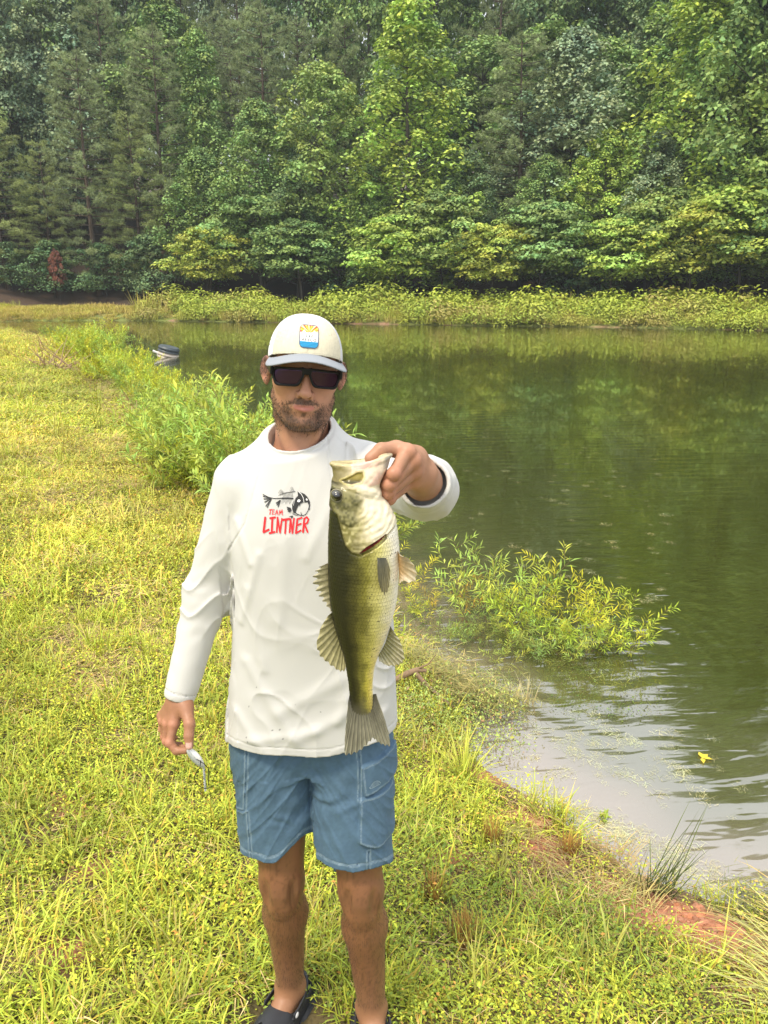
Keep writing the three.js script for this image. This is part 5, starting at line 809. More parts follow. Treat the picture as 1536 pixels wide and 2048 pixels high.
// ---- shorts
const SLR = [[-0.262, 0.86, -1.612], [-0.264, 0.56, -1.588]], SLL = [[-0.085, 0.86, -1.61], [-0.072, 0.56, -1.56]];
const POCKET = [[-0.055, 0.79], [0.04, 0.79], [0.034, 0.662], [-0.02, 0.66], [-0.058, 0.688]], FLAP = [[-0.052, 0.868], [0.05, 0.89], [0.05, 0.815], [-0.045, 0.793]];
const seams = [[[-0.31, 0.94], [-0.316, 0.84], [-0.326, 0.74], [-0.35, 0.722]], [[-0.06, 0.94], [-0.055, 0.87], [-0.056, 0.79]], [[-0.035, 0.66], [-0.036, 0.58]], [[-0.318, 0.74], [-0.314, 0.58]]];
function shortsCore(x, y, z) {
  let d = Math.min(cone(x, y, z, SLR[0], SLR[1], 0.1, 0.09), cone(x, y, z, SLL[0], SLL[1], 0.1, 0.094)); const m = smin(cone(x, y, z, SLR[0], SLR[1], 0.1, 0.09), cone(x, y, z, SLL[0], SLL[1], 0.1, 0.094), 0.025); d = mix(d, m, sstep(0.77, 0.88, y));
  const q = Math.pow(Math.pow(Math.abs((x + 0.172) / 0.178), 2.6) + Math.pow(Math.abs((z + 1.612) / 0.088), 2.6), 1 / 2.6); let p = Math.max((q - 1) * 0.1, 0.83 - y); return smin(d, p, 0.03);
}
const hemS = (x, z) => (x < -0.168 ? 0.585 + 0.055 * sstep(-0.27, -0.18, x) + 0.03 * sstep(-1.6, -1.51, z) : 0.578 + 0.035 * sstep(-1.6, -1.5, z) - 0.015 * sstep(-0.03, 0.03, x)) + 0.002 * noise(x * 30, z * 30, 1);
function shortsF(x, y, z) {
  let d = shortsCore(x, y, z); if (d > 0.05 || d < -0.05) return d; const core = d;
  const cr = Math.hypot(x + 0.17, (y - 0.83)), lg = x < -0.168 ? -1 : 1;
  let w = 0.0033 * Math.pow(1 - Math.abs(noise(x * 13 + y * lg * 9, y * 15 + x * lg * 17, z * 8)), 5) + 0.0022 * Math.pow(1 - Math.abs(noise(x * 34 + y * lg * 16, y * 30 + x * lg * 40, z * 18)), 4) - 0.001 + 0.0014 * noise(x * 22, y * 22 + x * lg * 26, z * 18) + 0.0016 * noise(x * 50, y * 40 + x * lg * 60, z * 40) + 0.0028 * noise(cr * 38, Math.atan2(y - 0.83, x + 0.17) * 1.6, z * 8) * sstep(0.24, 0.05, cr); if (y > 0.66 && cr < 0.2) w += 0.002 * Math.sin(cr * 130 + noise(x * 20, y * 20) * 4) * sstep(0.2, 0.06, cr) * sstep(0.6, 1, noise(x * 9, y * 9, 4) + 1);
  if (z > -1.6) { const pk = insideD(x, y, POCKET), fl = insideD(x, y, FLAP); w += 0.006 * sstep(0.0012, -0.0016, pk) + 0.008 * sstep(0.0012, -0.0014, fl); for (const s of seams) w += 0.0015 * sstep(0.006, 0.002, polyd(x, y, s)) - 0.003 * sstep(0.0022, 0.0006, polyd(x, y, s)); }
  d -= w; const hem = hemS(x, z); d += 0.0012 * sstep(0.0022, 0.0008, Math.abs(y - hem - 0.018)); d = Math.max(d, hem - y, y - 0.975);
  return Math.max(d, -Math.max(core + 0.006, y - 0.72));
}
const shortsMat = phys({ vertexColors: true, roughness: 0.7, sheen: 0.15, sheenColor: rgb(0.6, 0.75, 0.9), specularIntensity: 0.4 });
const shorts = part('shorts', solid(shortsF, [-0.39, 0.54, -1.76], [0.06, 0.98, -1.44], 0.0032, (x, y, z) => {
  let c = [0.082, 0.145, 0.215], s = 9; const n = 0.94 + 0.1 * noise(x * 200, y * 200, z * 200) + 0.05 * noise(x * 24, y * 24, z * 24); c = c.map((q) => q * n);
  if (z > -1.6) { for (const q of seams) s = Math.min(s, Math.abs(polyd(x, y, q) - 0.004)); s = Math.min(s, Math.abs(insideD(x, y, POCKET) + 0.005), Math.abs(insideD(x, y, FLAP) + 0.005), Math.abs(y - hemS(x, z) - 0.014), Math.abs(y - hemS(x, z) - 0.018)); }
  return mixc(c, [0.24, 0.32, 0.38], 0.75 * sstep(0.0026, 0.0006, s) * (0.7 + 0.3 * Math.sin((x + y) * 1800)));
}), shortsMat, man);
{                                                         // small fish mark stitched on the pocket flap
  const c = document.createElement('canvas'); c.width = 256; c.height = 160; const g = c.getContext('2d'); g.strokeStyle = '#8fa4ad'; g.lineWidth = 7; g.lineCap = 'round'; g.beginPath(); g.moveTo(20, 130); g.quadraticCurveTo(70, 20, 150, 30); g.quadraticCurveTo(210, 40, 240, 110); g.stroke(); g.beginPath(); for (let k = 0; k < 6; k++) { g.moveTo(70 + k * 27, 60 - Math.sin(k * 0.55) * 18); g.lineTo(62 + k * 27, 128); } g.moveTo(20, 130); g.lineTo(44, 138); g.moveTo(20, 130); g.lineTo(8, 105); g.moveTo(44, 138); g.lineTo(228, 122); g.stroke();
  const t = new THREE.CanvasTexture(c); t.colorSpace = THREE.SRGBColorSpace; part('pocket_mark', onto(shortsF, -0.034, -0.006, 0.812, 0.832, 14, 10, -1.4, -1.6, 0.0012), std({ map: t, alphaTest: 0.4, roughness: 0.8 }), shorts);
}
// ---- clogs
const clogMat = phys({ color: rgb(0.035, 0.037, 0.042), roughness: 0.5, specularIntensity: 0.5 });
function clogF(x, y, z) {                                 // foot-local: z towards the toe, origin under the ankle
  let o = ell(x, y, z, 0, 0.03, 0.1, 0.054, 0.058, 0.115); o = smin(o, ell(x, y, z, 0, 0.03, -0.02, 0.041, 0.06, 0.065), 0.03);
  let i = Math.min(ell(x, y, z, 0, 0.03, 0.1, 0.047, 0.05, 0.107), ell(x, y, z, 0, 0.034, -0.02, 0.034, 0.075, 0.057)); const top = 0.052 + 0.035 * sstep(0.02, 0.09, z) + 0.1 * sstep(0.055, 0.07, z);
  let d = Math.max(o, -i, y - top, -y - 0.004); const sole = Math.max((Math.pow(Math.pow(Math.abs(x / 0.056), 3) + Math.pow(Math.abs((z - 0.05) / 0.165), 3), 1 / 3) - 1) * 0.056, Math.abs(y - 0.008) - 0.012); d = smin(d, sole, 0.006);
  const st = Math.max(Math.abs((Math.hypot(x / 0.046, (z - 0.045) / 0.108) - 1) * 0.05) - 0.0025, Math.abs(y - 0.07 - 0.12 * (0.05 - z) * 0.35) - 0.009, z - 0.062); d = Math.min(d, st);
  for (let k = -1; k < 2; k++) d = Math.max(d, -(Math.hypot(x - k * 0.02, z - 0.12 - 0.01 * (1 - k * k)) - 0.0055 + (y < 0.05 ? 1 : 0)));
  return d;
}
const clogGeo = solid(clogF, [-0.065, -0.01, -0.1], [0.065, 0.11, 0.225], 0.0034), rivGeo = new THREE.LatheGeometry([[0, 0.004], [0.004, 0.0036], [0.007, 0.0022], [0.0085, 0]].map(([a, b]) => new THREE.Vector2(a, b)), 16); rivGeo.rotateZ(-Math.PI / 2);
for (const [A, t] of [[AR, FTR], [AL, FTL]]) { const s = part('clog', clogGeo, clogMat, man); s.position.set(A[0], landHeight(A[0], A[2]) * 0 + 0.004, A[2]); s.rotation.y = t; const v = part('rivet', rivGeo, std({ color: rgb(0.75, 0.75, 0.75), roughness: 0.4 }), s); v.position.set(0.0475, 0.068, 0.05); const v2 = part('rivet', rivGeo, v.material, s); v2.position.set(-0.0475, 0.068, 0.05); v2.rotation.y = Math.PI; }
// ---- cap
const cap = new THREE.Group(); cap.name = 'cap'; man.add(cap); cap.matrixAutoUpdate = true; HM.decompose(cap.position, cap.quaternion, cap.scale);
const crownD = (x, y, z) => (Math.pow(Math.pow(Math.abs(x / 0.0815), 2.35) + Math.pow(Math.max(0, Math.abs(y - 0.018) / 0.105), 2.35) + Math.pow(Math.abs((z + 0.002) / 0.106), 2.35), 1 / 2.35) - 1) * 0.088;
const capBase = (z) => 0.022 + 0.21 * z, crownF = (x, y, z) => { const c = crownD(x, y, z); return Math.max(c, -c - 0.0028, capBase(z) - y); };
const panel = (x, y, z) => z - 0.052 + 0.3 * (y - 0.05);
const fine = (x, y) => { const c = Math.sin(x * 2600) * Math.sin(y * 2600); return c; };
const beige = solid((x, y, z) => Math.max(crownF(x, y, z) + (Math.abs(x) < 0.0012 ? 0.0006 : 0), -panel(x, y, z)), [-0.09, 0.0, -0.02], [0.09, 0.135, 0.115], 0.002, (x, y, z) => { const n = 0.95 + 0.07 * noise(x * 700, y * 160, z * 200) + 0.05 * noise(x * 160, y * 700, z * 200), e = Math.abs(x) < 0.001 || Math.abs(y - capBase(z) - 0.004) < 0.0008 ? 0.85 : 1; return [0.66 * n * e, 0.61 * n * e, 0.46 * n * e]; });
part('front_panel', beige, std({ vertexColors: true, roughness: 0.9 }), cap);
{
  const S = 64, d = new Uint8Array(S * S * 4); for (let y = 0; y < S; y++) for (let x = 0; x < S; x++) { const a = Math.min(Math.hypot(x - 16, y - 16), Math.hypot(x - 48, y - 48), Math.hypot(x - 16, y - 80), Math.hypot(x - 80, y - 16), Math.hypot(x + 16, y - 48), Math.hypot(x - 48, y + 16)), v = a < 11 ? 40 : 255, o = (y * S + x) * 4; d[o] = d[o + 1] = d[o + 2] = v; d[o + 3] = 255; }
  const t = new THREE.DataTexture(d, S, S); t.wrapS = t.wrapT = THREE.RepeatWrapping; t.magFilter = THREE.LinearFilter; t.repeat.set(180, 180); t.needsUpdate = true;
  const mesh = solid((x, y, z) => Math.max(crownF(x, y, z) + 0.0003, panel(x, y, z)), [-0.09, -0.02, -0.115], [0.09, 0.135, 0.075], 0.0022); planarUV(mesh, (x, y, z) => z, (x, y) => y);
  part('mesh_panel', mesh, std({ color: rgb(0.72, 0.72, 0.75), roughness: 0.8, bumpMap: t, bumpScale: 0.0012 }), cap);
}
const brimY = (x, z) => 0.0435 - 4.4 * x * x - 0.13 * (z - 0.1), brimF = (x, y, z) => { const f = (Math.hypot(x / 0.085, (z - 0.072) / 0.1) - 1) * 0.085; return smax(smax(f, Math.abs(y - brimY(x, z)) - 0.002, 0.0025), -crownD(x, y, z) - 0.002, 0.001) + (Math.abs(Math.abs(f + 0.012) % 0.008 - 0.004) < 0.0006 && f < -0.006 ? 0.0004 : 0); };
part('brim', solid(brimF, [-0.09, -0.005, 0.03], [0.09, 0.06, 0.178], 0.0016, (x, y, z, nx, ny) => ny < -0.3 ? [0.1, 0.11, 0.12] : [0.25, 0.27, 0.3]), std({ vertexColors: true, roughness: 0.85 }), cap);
{ const b = part('button', new THREE.SphereGeometry(0.008, 20, 10, 0, 6.283, 0, 1.6), std({ color: rgb(0.78, 0.72, 0.56), roughness: 0.9 }), cap); b.scale.y = 0.3; b.position.set(0, 0.1205, -0.006); }
{                                                         // sewn patch: sun rays over a white peak, three firs, water
  const c = document.createElement('canvas'); c.width = 420; c.height = 500; const g = c.getContext('2d'), rr = (x, y, w, h, r) => { g.beginPath(); g.moveTo(x + r, y); g.arcTo(x + w, y, x + w, y + h, r); g.arcTo(x + w, y + h, x, y + h, r); g.arcTo(x, y + h, x, y, r); g.arcTo(x, y, x + w, y, r); g.closePath(); };
  g.fillStyle = '#4e5a78'; g.fillRect(0, 0, 420, 500); rr(18, 18, 384, 464, 70); g.save(); g.clip(); g.fillStyle = '#f3f1ea'; g.fillRect(0, 0, 420, 500);
  for (let k = 0; k < 16; k++) { g.fillStyle = ['#d8552c', '#f6c24a', '#e88a33', '#f3e0a8'][k % 4]; const a = Math.PI + k / 16 * Math.PI; g.beginPath(); g.moveTo(210, 165); g.lineTo(210 + 420 * Math.cos(a), 165 + 420 * Math.sin(a)); g.lineTo(210 + 420 * Math.cos(a + 0.197), 165 + 420 * Math.sin(a + 0.197)); g.fill(); }
  g.fillStyle = '#f6f4ee'; for (const p of [[-60, 330, 100, 110, 260, 330], [160, 330, 320, 110, 480, 330], [40, 330, 210, 150, 380, 330]]) { g.beginPath(); g.moveTo(p[0], p[1]); g.lineTo(p[2], p[3]); g.lineTo(p[4], p[5]); g.fill(); } g.fillRect(0, 300, 420, 60); g.strokeStyle = '#7b6d52'; g.lineWidth = 9; g.beginPath(); g.moveTo(80, 285); g.lineTo(210, 145); g.lineTo(350, 300); g.stroke();
  g.fillStyle = '#24384c'; for (const x of [160, 214, 268]) { g.fillRect(x - 3, 240, 6, 40); for (let k = 0; k < 3; k++) { g.beginPath(); g.moveTo(x, 205 + k * 18); g.lineTo(x - 12 - k * 4, 232 + k * 18); g.lineTo(x + 12 + k * 4, 232 + k * 18); g.fill(); } }
  g.fillStyle = '#2a93c4'; g.fillRect(0, 358, 420, 142); g.strokeStyle = '#1d6c9c'; g.lineWidth = 7; for (let k = 0; k < 5; k++) { g.beginPath(); for (let x = 0; x <= 420; x += 20) { const y = 378 + k * 24 + 6 * Math.sin(x / 45 + k * 1.7); x ? g.lineTo(x, y) : g.moveTo(x, y); } g.stroke(); }
  g.restore(); g.font = 'bold 96px sans-serif'; g.textAlign = 'center'; g.fillStyle = '#2c384c'; g.save(); g.translate(210, 352); g.scale(1.08, 0.86); g.fillText('AFTCO', 0, 0); g.restore();
  const t = new THREE.CanvasTexture(c); t.colorSpace = THREE.SRGBColorSpace; const cx = 0.001, cy = 0.0795, F = (x, y, z) => { const u = Math.abs(x - cx) - 0.0105, v = Math.abs(y - cy) - 0.0135, b = Math.hypot(Math.max(u, 0), Math.max(v, 0)) - 0.0095, k = crownD(x, y, z); return Math.max(b, k - 0.0016, -k - 0.001); };
  const p = solid(F, [-0.026, 0.05, 0.06], [0.028, 0.11, 0.115], 0.0011); planarUV(p, (x) => (x - cx + 0.02) / 0.04, (x, y) => (y - cy + 0.023) / 0.046); part('patch', p, std({ map: t, roughness: 0.85 }), cap);
}
// ---- sunglasses
const glasses = new THREE.Group(); glasses.name = 'sunglasses'; man.add(glasses); HM.decompose(glasses.position, glasses.quaternion, glasses.scale);
const gz = (x) => 0.1125 - 4.1 * x * x, rim = (a, y) => smax(smax(0.0035 + 0.4 * Math.max(0, 0.006 - y) - a, a - 0.0705 + 0.32 * Math.max(0, -y - 0.002), 0.008), Math.abs(y + 0.002 + a * 0.05) - 0.0188, 0.009);
const frameF = (x, y, z) => { const a = Math.abs(x), t = z - gz(x), r = rim(a, y); let d = Math.max(r, -(r + 0.0036), Math.abs(t) - 0.0026); d = Math.min(d, Math.max(a - 0.009, Math.abs(y - 0.0095 - 30 * a * a) - 0.006, Math.abs(t) - 0.0028)); const s = clamp((0.098 - z) / 0.1); const tp = Math.max(Math.abs(a - mix(0.0715, 0.0815, s)) - 0.0022, Math.abs(y - 0.009) - mix(0.0105, 0.0045, sstep(0, 0.6, s)), z - 0.0985, -0.012 - z); return Math.min(d, tp) - 0.0006; };
part('frame', solid(frameF, [-0.092, -0.03, -0.02], [0.092, 0.03, 0.122], 0.0015), phys({ color: rgb(0.008, 0.008, 0.009), specularIntensity: 0.5, roughness: 0.4 }), glasses);
const lens = phys({ color: rgb(0.014, 0.006, 0.011), roughness: 0.05, specularIntensity: 1, ior: 1.7, specularColor: rgb(0.75, 0.45, 0.95) });
for (const s of [-1, 1]) part('lens', solid((x, y, z) => Math.max(rim(Math.abs(x), y) + 0.0034, Math.abs(z - gz(x) + 0.0006) - 0.001, -s * x), s < 0 ? [-0.075, -0.03, 0.08] : [0.0, -0.03, 0.08], s < 0 ? [0, 0.03, 0.118] : [0.075, 0.03, 0.118], 0.0014), lens, glasses);

// ---------------------------------------------------------------- the bass, hanging from the fist by its lower jaw
const bass = thing('fish', 'large olive green bass held up by its lower jaw, hanging head up', 'fish', [0, 0, 0]);
const FZ = -1.1, fishT = fast([[1.226, -0.0615, -0.011, 0.0015], [1.25, -0.0612, -0.011, 0.004], [1.279, -0.059, -0.0135, 0.0095], [1.306, -0.059, -0.0155, 0.0145], [1.333, -0.062, -0.0135, 0.019], [1.355, -0.065, -0.008, 0.023], [1.381, -0.072, 0.002, 0.028], [1.409, -0.0795, 0.0115, 0.034], [1.432, -0.0835, 0.018, 0.038], [1.459, -0.086, 0.0228, 0.041], [1.494, -0.0875, 0.0245, 0.043], [1.519, -0.0872, 0.0253, 0.0435], [1.55, -0.0865, 0.0238, 0.042], [1.577, -0.0848, 0.0195, 0.039], [1.597, -0.083, 0.0125, 0.036], [1.613, -0.081, 0.002, 0.033], [1.624, -0.08, -0.0055, 0.0315], [1.639, -0.0772, -0.0048, 0.029], [1.651, -0.0755, -0.0005, 0.026], [1.66, -0.0758, 0.0045, 0.022], [1.669, -0.077, 0.008, 0.018], [1.69, -0.077, 0.0095, 0.014]], 400);
const fx = (u) => (u - 768) * 0.000737, fyT = table([[905, 1.6845], [926, 1.669], [950, 1.651], [1000, 1.613], [1050, 1.574], [1080, 1.55], [1119, 1.519], [1150, 1.494], [1192, 1.459], [1252, 1.409], [1315, 1.355], [1370, 1.306], [1400, 1.279], [1450, 1.232], [1510, 1.175]]), fy = (v) => fyT(v, 1), FP = (L) => L.map(([u, v]) => [fx(u), fy(v)]);
const HEADP = FP([[640, 900], [800, 890], [800, 1040], [776, 1058], [758, 1072], [740, 1082], [722, 1091], [705, 1088], [692, 1075], [684, 1050], [676, 1018], [640, 1005]]), SLIT = FP([[720, 1088], [733, 1077], [752, 1067], [772, 1056], [774, 1066], [757, 1079], [738, 1088], [725, 1093]]), MAXP = FP([[683, 954], [700, 946], [716, 938], [727, 937], [729, 947], [724, 956], [705, 960], [690, 958]]), CHEEK = FP([[664, 962], [690, 968], [712, 975], [720, 992], [712, 1015], [716, 1030], [702, 1040], [680, 1034], [668, 1015]]), GOLD = FP([[680, 1034], [704, 1042], [722, 1030], [716, 1052], [702, 1074], [712, 1086], [700, 1084], [688, 1068]]);
const lipLine = (x) => 1.671 + (x + 0.077) * 0.155 - 0.006 * Math.sin(clamp((x + 0.077) / 0.086) * Math.PI);
function bassRaw(x, y, z) {
  const L = fishT(y, 0), R = fishT(y, 1), T = fishT(y, 2), a = (R - L) / 2, u = Math.abs((x - (L + R) / 2) / a), w = Math.abs((z - FZ) / T), q = Math.pow(Math.pow(u, 2.15) + Math.pow(w, 2.15), 1 / 2.15);
  return (q - 1) * Math.min(a, T) * 0.92;
}
function bassF(x, y, z) {
  let d = bassRaw(x, y, z); if (d > 0.03 || d < -0.025) return d;
  d = smax(d, y - lipLine(x), 0.003); d = Math.max(d, 1.228 - y);
  if (z > FZ - 0.01) {
    const hd = insideD(x, y, HEADP); let w = -0.0019 * sstep(-0.0025, 0.0025, hd);
    if (hd < 0.004) {
      w -= 0.0022 * sstep(0.001, -0.003, insideD(x, y, MAXP)); const ck = insideD(x, y, CHEEK); w += 0.0022 * sstep(0.002, -0.004, ck);
      w -= 0.006 * sstep(0.0006, -0.0012, insideD(x, y, SLIT));
      const rx = x - fx(716), ry = y - fy(1000), t = Math.hypot(rx, ry); if (ck > 0.001 && x > fx(706) && y < fy(985)) w += 0.00028 * Math.sin(t * 780 + 5 * noise(x * 45, y * 45)) * sstep(0.0, 0.004, ck) * sstep(0.0, -0.004, hd);
      const jaw = segd(x, y, fx(700), fy(962), fx(757), fy(984)); w += 0.0022 * sstep(0.009, 0.002, jaw) * (y > fy(975) || x > fx(720) ? 1 : 0);
      w += 0.0009 * sstep(0.0065, 0.001, Math.abs(y - lipLine(x) + 0.004)) + 0.0005 * noise(x * 160, y * 160, 2);
      w -= 0.0022 * sstep(0.0016, 0.0002, Math.abs(Math.hypot(x - fx(675), y - fy(982)) - 0.0085));
    } else if (bassRaw(x, y, z) > -0.002) { const s = scaleP(x, y); w += 0.0006 * s[0]; }
    d -= w;
  }
  return smax(d, -ell(x, y, z, -0.034, 1.684, FZ, 0.032, 0.026, 0.0125), 0.003);
}
function scaleP(x, y) {                                   // overlapping scales: [height, edge darkening]
  const L = fishT(y, 0), R = fishT(y, 1), k = (R - L) / 0.11, s = Math.asin(clamp((x - (L + R) / 2) / ((R - L) / 2), -1, 1)), pv = 0.0062, v = y / pv + 0.25 * Math.sin(s * 2), row = Math.floor(v), h = v - row, u = s * (11.5 - 3 * (1 - Math.min(1, k))) + (row & 1) * 0.5, fu = u - Math.floor(u) - 0.5, e = h - 2.4 * fu * fu;
  return [1 - Math.abs(fu) - h * 0.4, sstep(0.16, 0.0, Math.abs(e - 0.05)) * 0.9 + sstep(0.35, 0.5, Math.abs(fu)) * 0.35];
}
function bassCol(x, y, z) {
  const L = fishT(y, 0), R = fishT(y, 1); let s = clamp((x - L) / (R - L)); const n = fbm(x * 60, y * 60, 3), m = noise(x * 420, y * 420, 5), hd = z > FZ - 0.012 ? insideD(x, y, HEADP) : 1;
  if (z < FZ) s = s * 0.9; s += n * 0.07 - 0.05 * (y < 1.56 ? 1 : 0); const tail = sstep(1.46, 1.3, y);
  const ramp = [[0, [0.01, 0.01, 0.005]], [0.22, [0.018, 0.018, 0.007]], [0.36, [0.06, 0.056, 0.014]], [0.5, [0.2, 0.185, 0.036]], [0.66, mixc([0.5, 0.46, 0.16], [0.46, 0.4, 0.06], tail)], [0.8, mixc([0.66, 0.61, 0.38], [0.62, 0.5, 0.12], tail)], [0.88, mixc([0.76, 0.71, 0.58], [0.7, 0.58, 0.22], tail)], [1.1, [0.84, 0.8, 0.7]]];
  let c = ramp[0][1]; for (let i = 0; i < ramp.length - 1; i++) if (s >= ramp[i][0]) c = mixc(ramp[i][1], ramp[i + 1][1], clamp((s - ramp[i][0]) / (ramp[i + 1][0] - ramp[i][0])));
  if (hd > 0) {
    c = mixc(c, [0.07, 0.066, 0.018], 0.5 * sstep(0.12, 0.03, Math.abs(s - 0.47 - 0.1 * tail)) * sstep(-0.05, 0.3, noise(y * 55, x * 20, 4) + 0.1));
    const e = scaleP(x, y); c = c.map((q) => q * (1.2 - 0.66 * e[1] * sstep(0.08, 0.35, s) + 0.1 * m)); if (m > 0.72 && s > 0.55 && n > 0.15) c = [0.05, 0.045, 0.03];
    if (y < 1.32) c = mixc(c, [0.1, 0.093, 0.065], 0.92 * sstep(1.295, 1.245, y + 0.014 * noise(x * 90, y * 60)));
    return c;
  }
  { const sh = s + 0.06 * noise(x * 240, y * 240, 9); c = sh < 0.3 ? mixc([0.04, 0.037, 0.016], [0.17, 0.15, 0.06], sh / 0.3) : sh < 0.52 ? mixc([0.17, 0.15, 0.06], [0.44, 0.39, 0.2], (sh - 0.3) / 0.22) : mixc([0.44, 0.39, 0.2], [0.78, 0.7, 0.52], clamp((sh - 0.52) / 0.16)); if (y > fy(968)) c = mixc(c, [0.72, 0.63, 0.44], 0.75 * sstep(0.15, 0.45, s)); }
  c = mixc(c, mixc([0.03, 0.028, 0.016], [0.13, 0.11, 0.05], sstep(0.05, 0.3, s + n * 0.1)), sstep(0.36, 0.1, s + n * 0.05) * sstep(fy(925), fy(955), y));
  const ck = insideD(x, y, CHEEK); c = mixc(c, mixc([0.09, 0.085, 0.035], [0.26, 0.24, 0.11], sstep(-0.5, 0.7, noise(x * 330, y * 330, 1) * 0.6 + n)), sstep(0.006, -0.004, ck + n * 0.006));
  const gd = insideD(x, y, GOLD); c = mixc(c, mixc([0.2, 0.18, 0.06], [0.46, 0.42, 0.2], sstep(-0.4, 0.4, noise(x * 260, y * 260, 4) + n)), sstep(0.004, -0.004, gd));
  if (y > fy(965)) c = mixc(c, mixc([0.72, 0.6, 0.46], [0.72, 0.5, 0.4], sstep(0.2, 0.8, noise(x * 110, y * 110 - x * 120, 8) + 0.25)), sstep(0.3, 0.5, s));
  if (y > fy(958) && x < fx(705)) c = mixc(c, [0.3, 0.25, 0.11], 0.55);
  const mx = insideD(x, y, MAXP); c = mixc(c, mixc([0.24, 0.19, 0.035], [0.05, 0.042, 0.01], sstep(fy(948), fy(957), y)), sstep(0.0012, -0.0015, mx)); if (Math.abs(mx - 0.001) < 0.0014) c = mixc(c, [0.5, 0.43, 0.16], 0.6);
  if (x > fx(766) && y > fy(935)) c = mixc(c, [0.24, 0.24, 0.22], 0.8 * sstep(fx(764), fx(774), x)); if (y > lipLine(x) - 0.003) c = mixc(c, [0.5, 0.42, 0.22], 0.6);
  if (hd > -0.002) c = mixc(c, [0.12, 0.1, 0.05], 0.5);
  const sl = insideD(x, y, SLIT); if (sl < 0.001) c = mixc(c, mixc([0.2, 0.01, 0.022], [0.06, 0.004, 0.01], sstep(-0.2, 0.6, noise(x * 500, y * 500))), sstep(0.001, -0.0008, sl));
  if (hd > -0.03 && hd < 0 && z > FZ && insideD(x, y, MAXP) > 0 && Math.hypot(x + 0.034, y - 1.684) < 0.02) c = [0.6, 0.4, 0.33];
  return c.map((q) => q * (1 + 0.08 * m));
}
const wet = phys({ vertexColors: true, roughness: 0.42, specularIntensity: 0.5, clearcoat: 0.25, clearcoatRoughness: 0.12 });
part('body', solid(bassF, [-0.1, 1.22, -1.155], [0.035, 1.695, -1.045], 0.0013, bassCol), wet, bass);
const surfZ = (x, y) => { let z = FZ + 0.06; for (let k = 0; k < 50; k++) { const d = bassF(x, y, z); if (d < 2e-4) break; z -= d * 0.8; } return z; };
{
  const ex = fx(675.5), ey = fy(982), ez = surfZ(ex, ey); const e = part('eye', new THREE.SphereGeometry(0.009, 28, 20), phys({ color: rgb(0.05, 0.046, 0.03), roughness: 0.12, clearcoat: 1, clearcoatRoughness: 0.03 }), bass); e.position.set(ex, ey, ez - 0.003);
  const ring = part('eye_ring', new THREE.TorusGeometry(0.0092, 0.0013, 10, 30), phys({ color: rgb(0.22, 0.2, 0.13), roughness: 0.3 }), e); ring.position.z = 0.0022; ring.rotation.y = -0.25; const pu = part('pupil', new THREE.SphereGeometry(0.0062, 20, 14), phys({ color: rgb(0.006, 0.006, 0.008), roughness: 0.05, clearcoat: 1 }), e); pu.position.set(0.0004, 0, 0.0048);
}
function fin(name, base, tip, rays, z, bulge, cA, cB, opt = {}) {
  const along = (L, t) => { const p = t * (L.length - 1), i = Math.min(L.length - 2, Math.floor(p)), f = p - i; return [mix(L[i][0], L[i + 1][0], f), mix(L[i][1], L[i + 1][1], f)]; }, B = FP(base), E = FP(tip), nu = rays * 8, nv = 14, P = [], C = [], I = [];
  for (const side of [1, -1]) for (let j = 0; j <= nv; j++) for (let i = 0; i <= nu; i++) {
    const s = i / nu, v = j / nv, b = along(B, s), t = along(E, s), ph = s * rays, ray = Math.cos(ph * 6.2832), r = v * (1 - (opt.scallop ?? 0.05) * (0.5 - 0.5 * ray));
    const zz = (typeof z === 'function' ? z(s, v) : z) + bulge * Math.sin(v * 1.57) + 0.0008 * ray * v + 0.002 * Math.sin(s * 5 + v * 2) * v + side * (0.0006 * (1 - v) + 0.0002 + 0.0005 * Math.max(0, ray) * (1 - v * 0.6));
    P.push(mix(b[0], t[0], r), mix(b[1], t[1], r) + (opt.curl ?? 0) * Math.sin(v * 3.1), zz); const line = sstep(0.55, 1, ray) * 0.55 + 0.3 * sstep(0.8, 1, Math.cos(ph * 12.566)) * sstep(0.4, 0.8, v), sp = 0.9 + 0.2 * noise(s * 30, v * 20, rays); C.push(...mixc(mixc(cA, cB, clamp(v * 1.1 + 0.15 * noise(s * 9, v * 6, 2))), opt.ray ?? [0.09, 0.08, 0.035], line).map((q) => q * sp));
  }
  const n = (nu + 1) * (nv + 1); for (let k = 0; k < 2; k++) for (let j = 0; j < nv; j++) for (let i = 0; i < nu; i++) { const a = k * n + j * (nu + 1) + i; if (k) I.push(a, a + nu + 1, a + 1, a + 1, a + nu + 1, a + nu + 2); else I.push(a, a + 1, a + nu + 1, a + 1, a + nu + 2, a + nu + 1); }
  for (let i = 0; i < nu; i++) { const a = nv * (nu + 1) + i; I.push(a, a + 1, a + n, a + 1, a + n + 1, a + n); }
  for (let j = 0; j < nv; j++) for (const e of [0, nu]) { const a = j * (nu + 1) + e; I.push(a, a + nu + 1, a + n, a + nu + 1, a + n + nu + 1, a + n); }
  const g = new THREE.BufferGeometry(); g.setAttribute('position', new THREE.Float32BufferAttribute(P, 3)); g.setAttribute('color', new THREE.Float32BufferAttribute(C, 3)); g.setIndex(I); g.computeVertexNormals(); return part(name, g, finMat, bass);
}
const finMat = phys({ vertexColors: true, roughness: 0.4, transmission: 0.3, clearcoat: 0.3, clearcoatRoughness: 0.25 });
fin('dorsal_fin', [[657, 1124], [658, 1168], [661, 1218]], [[634, 1131], [623, 1142], [618, 1160], [626, 1180], [634, 1194], [645, 1206], [657, 1220]], 8, FZ, 0.004, [0.32, 0.29, 0.15], [0.6, 0.55, 0.34], { scallop: 0.3 });
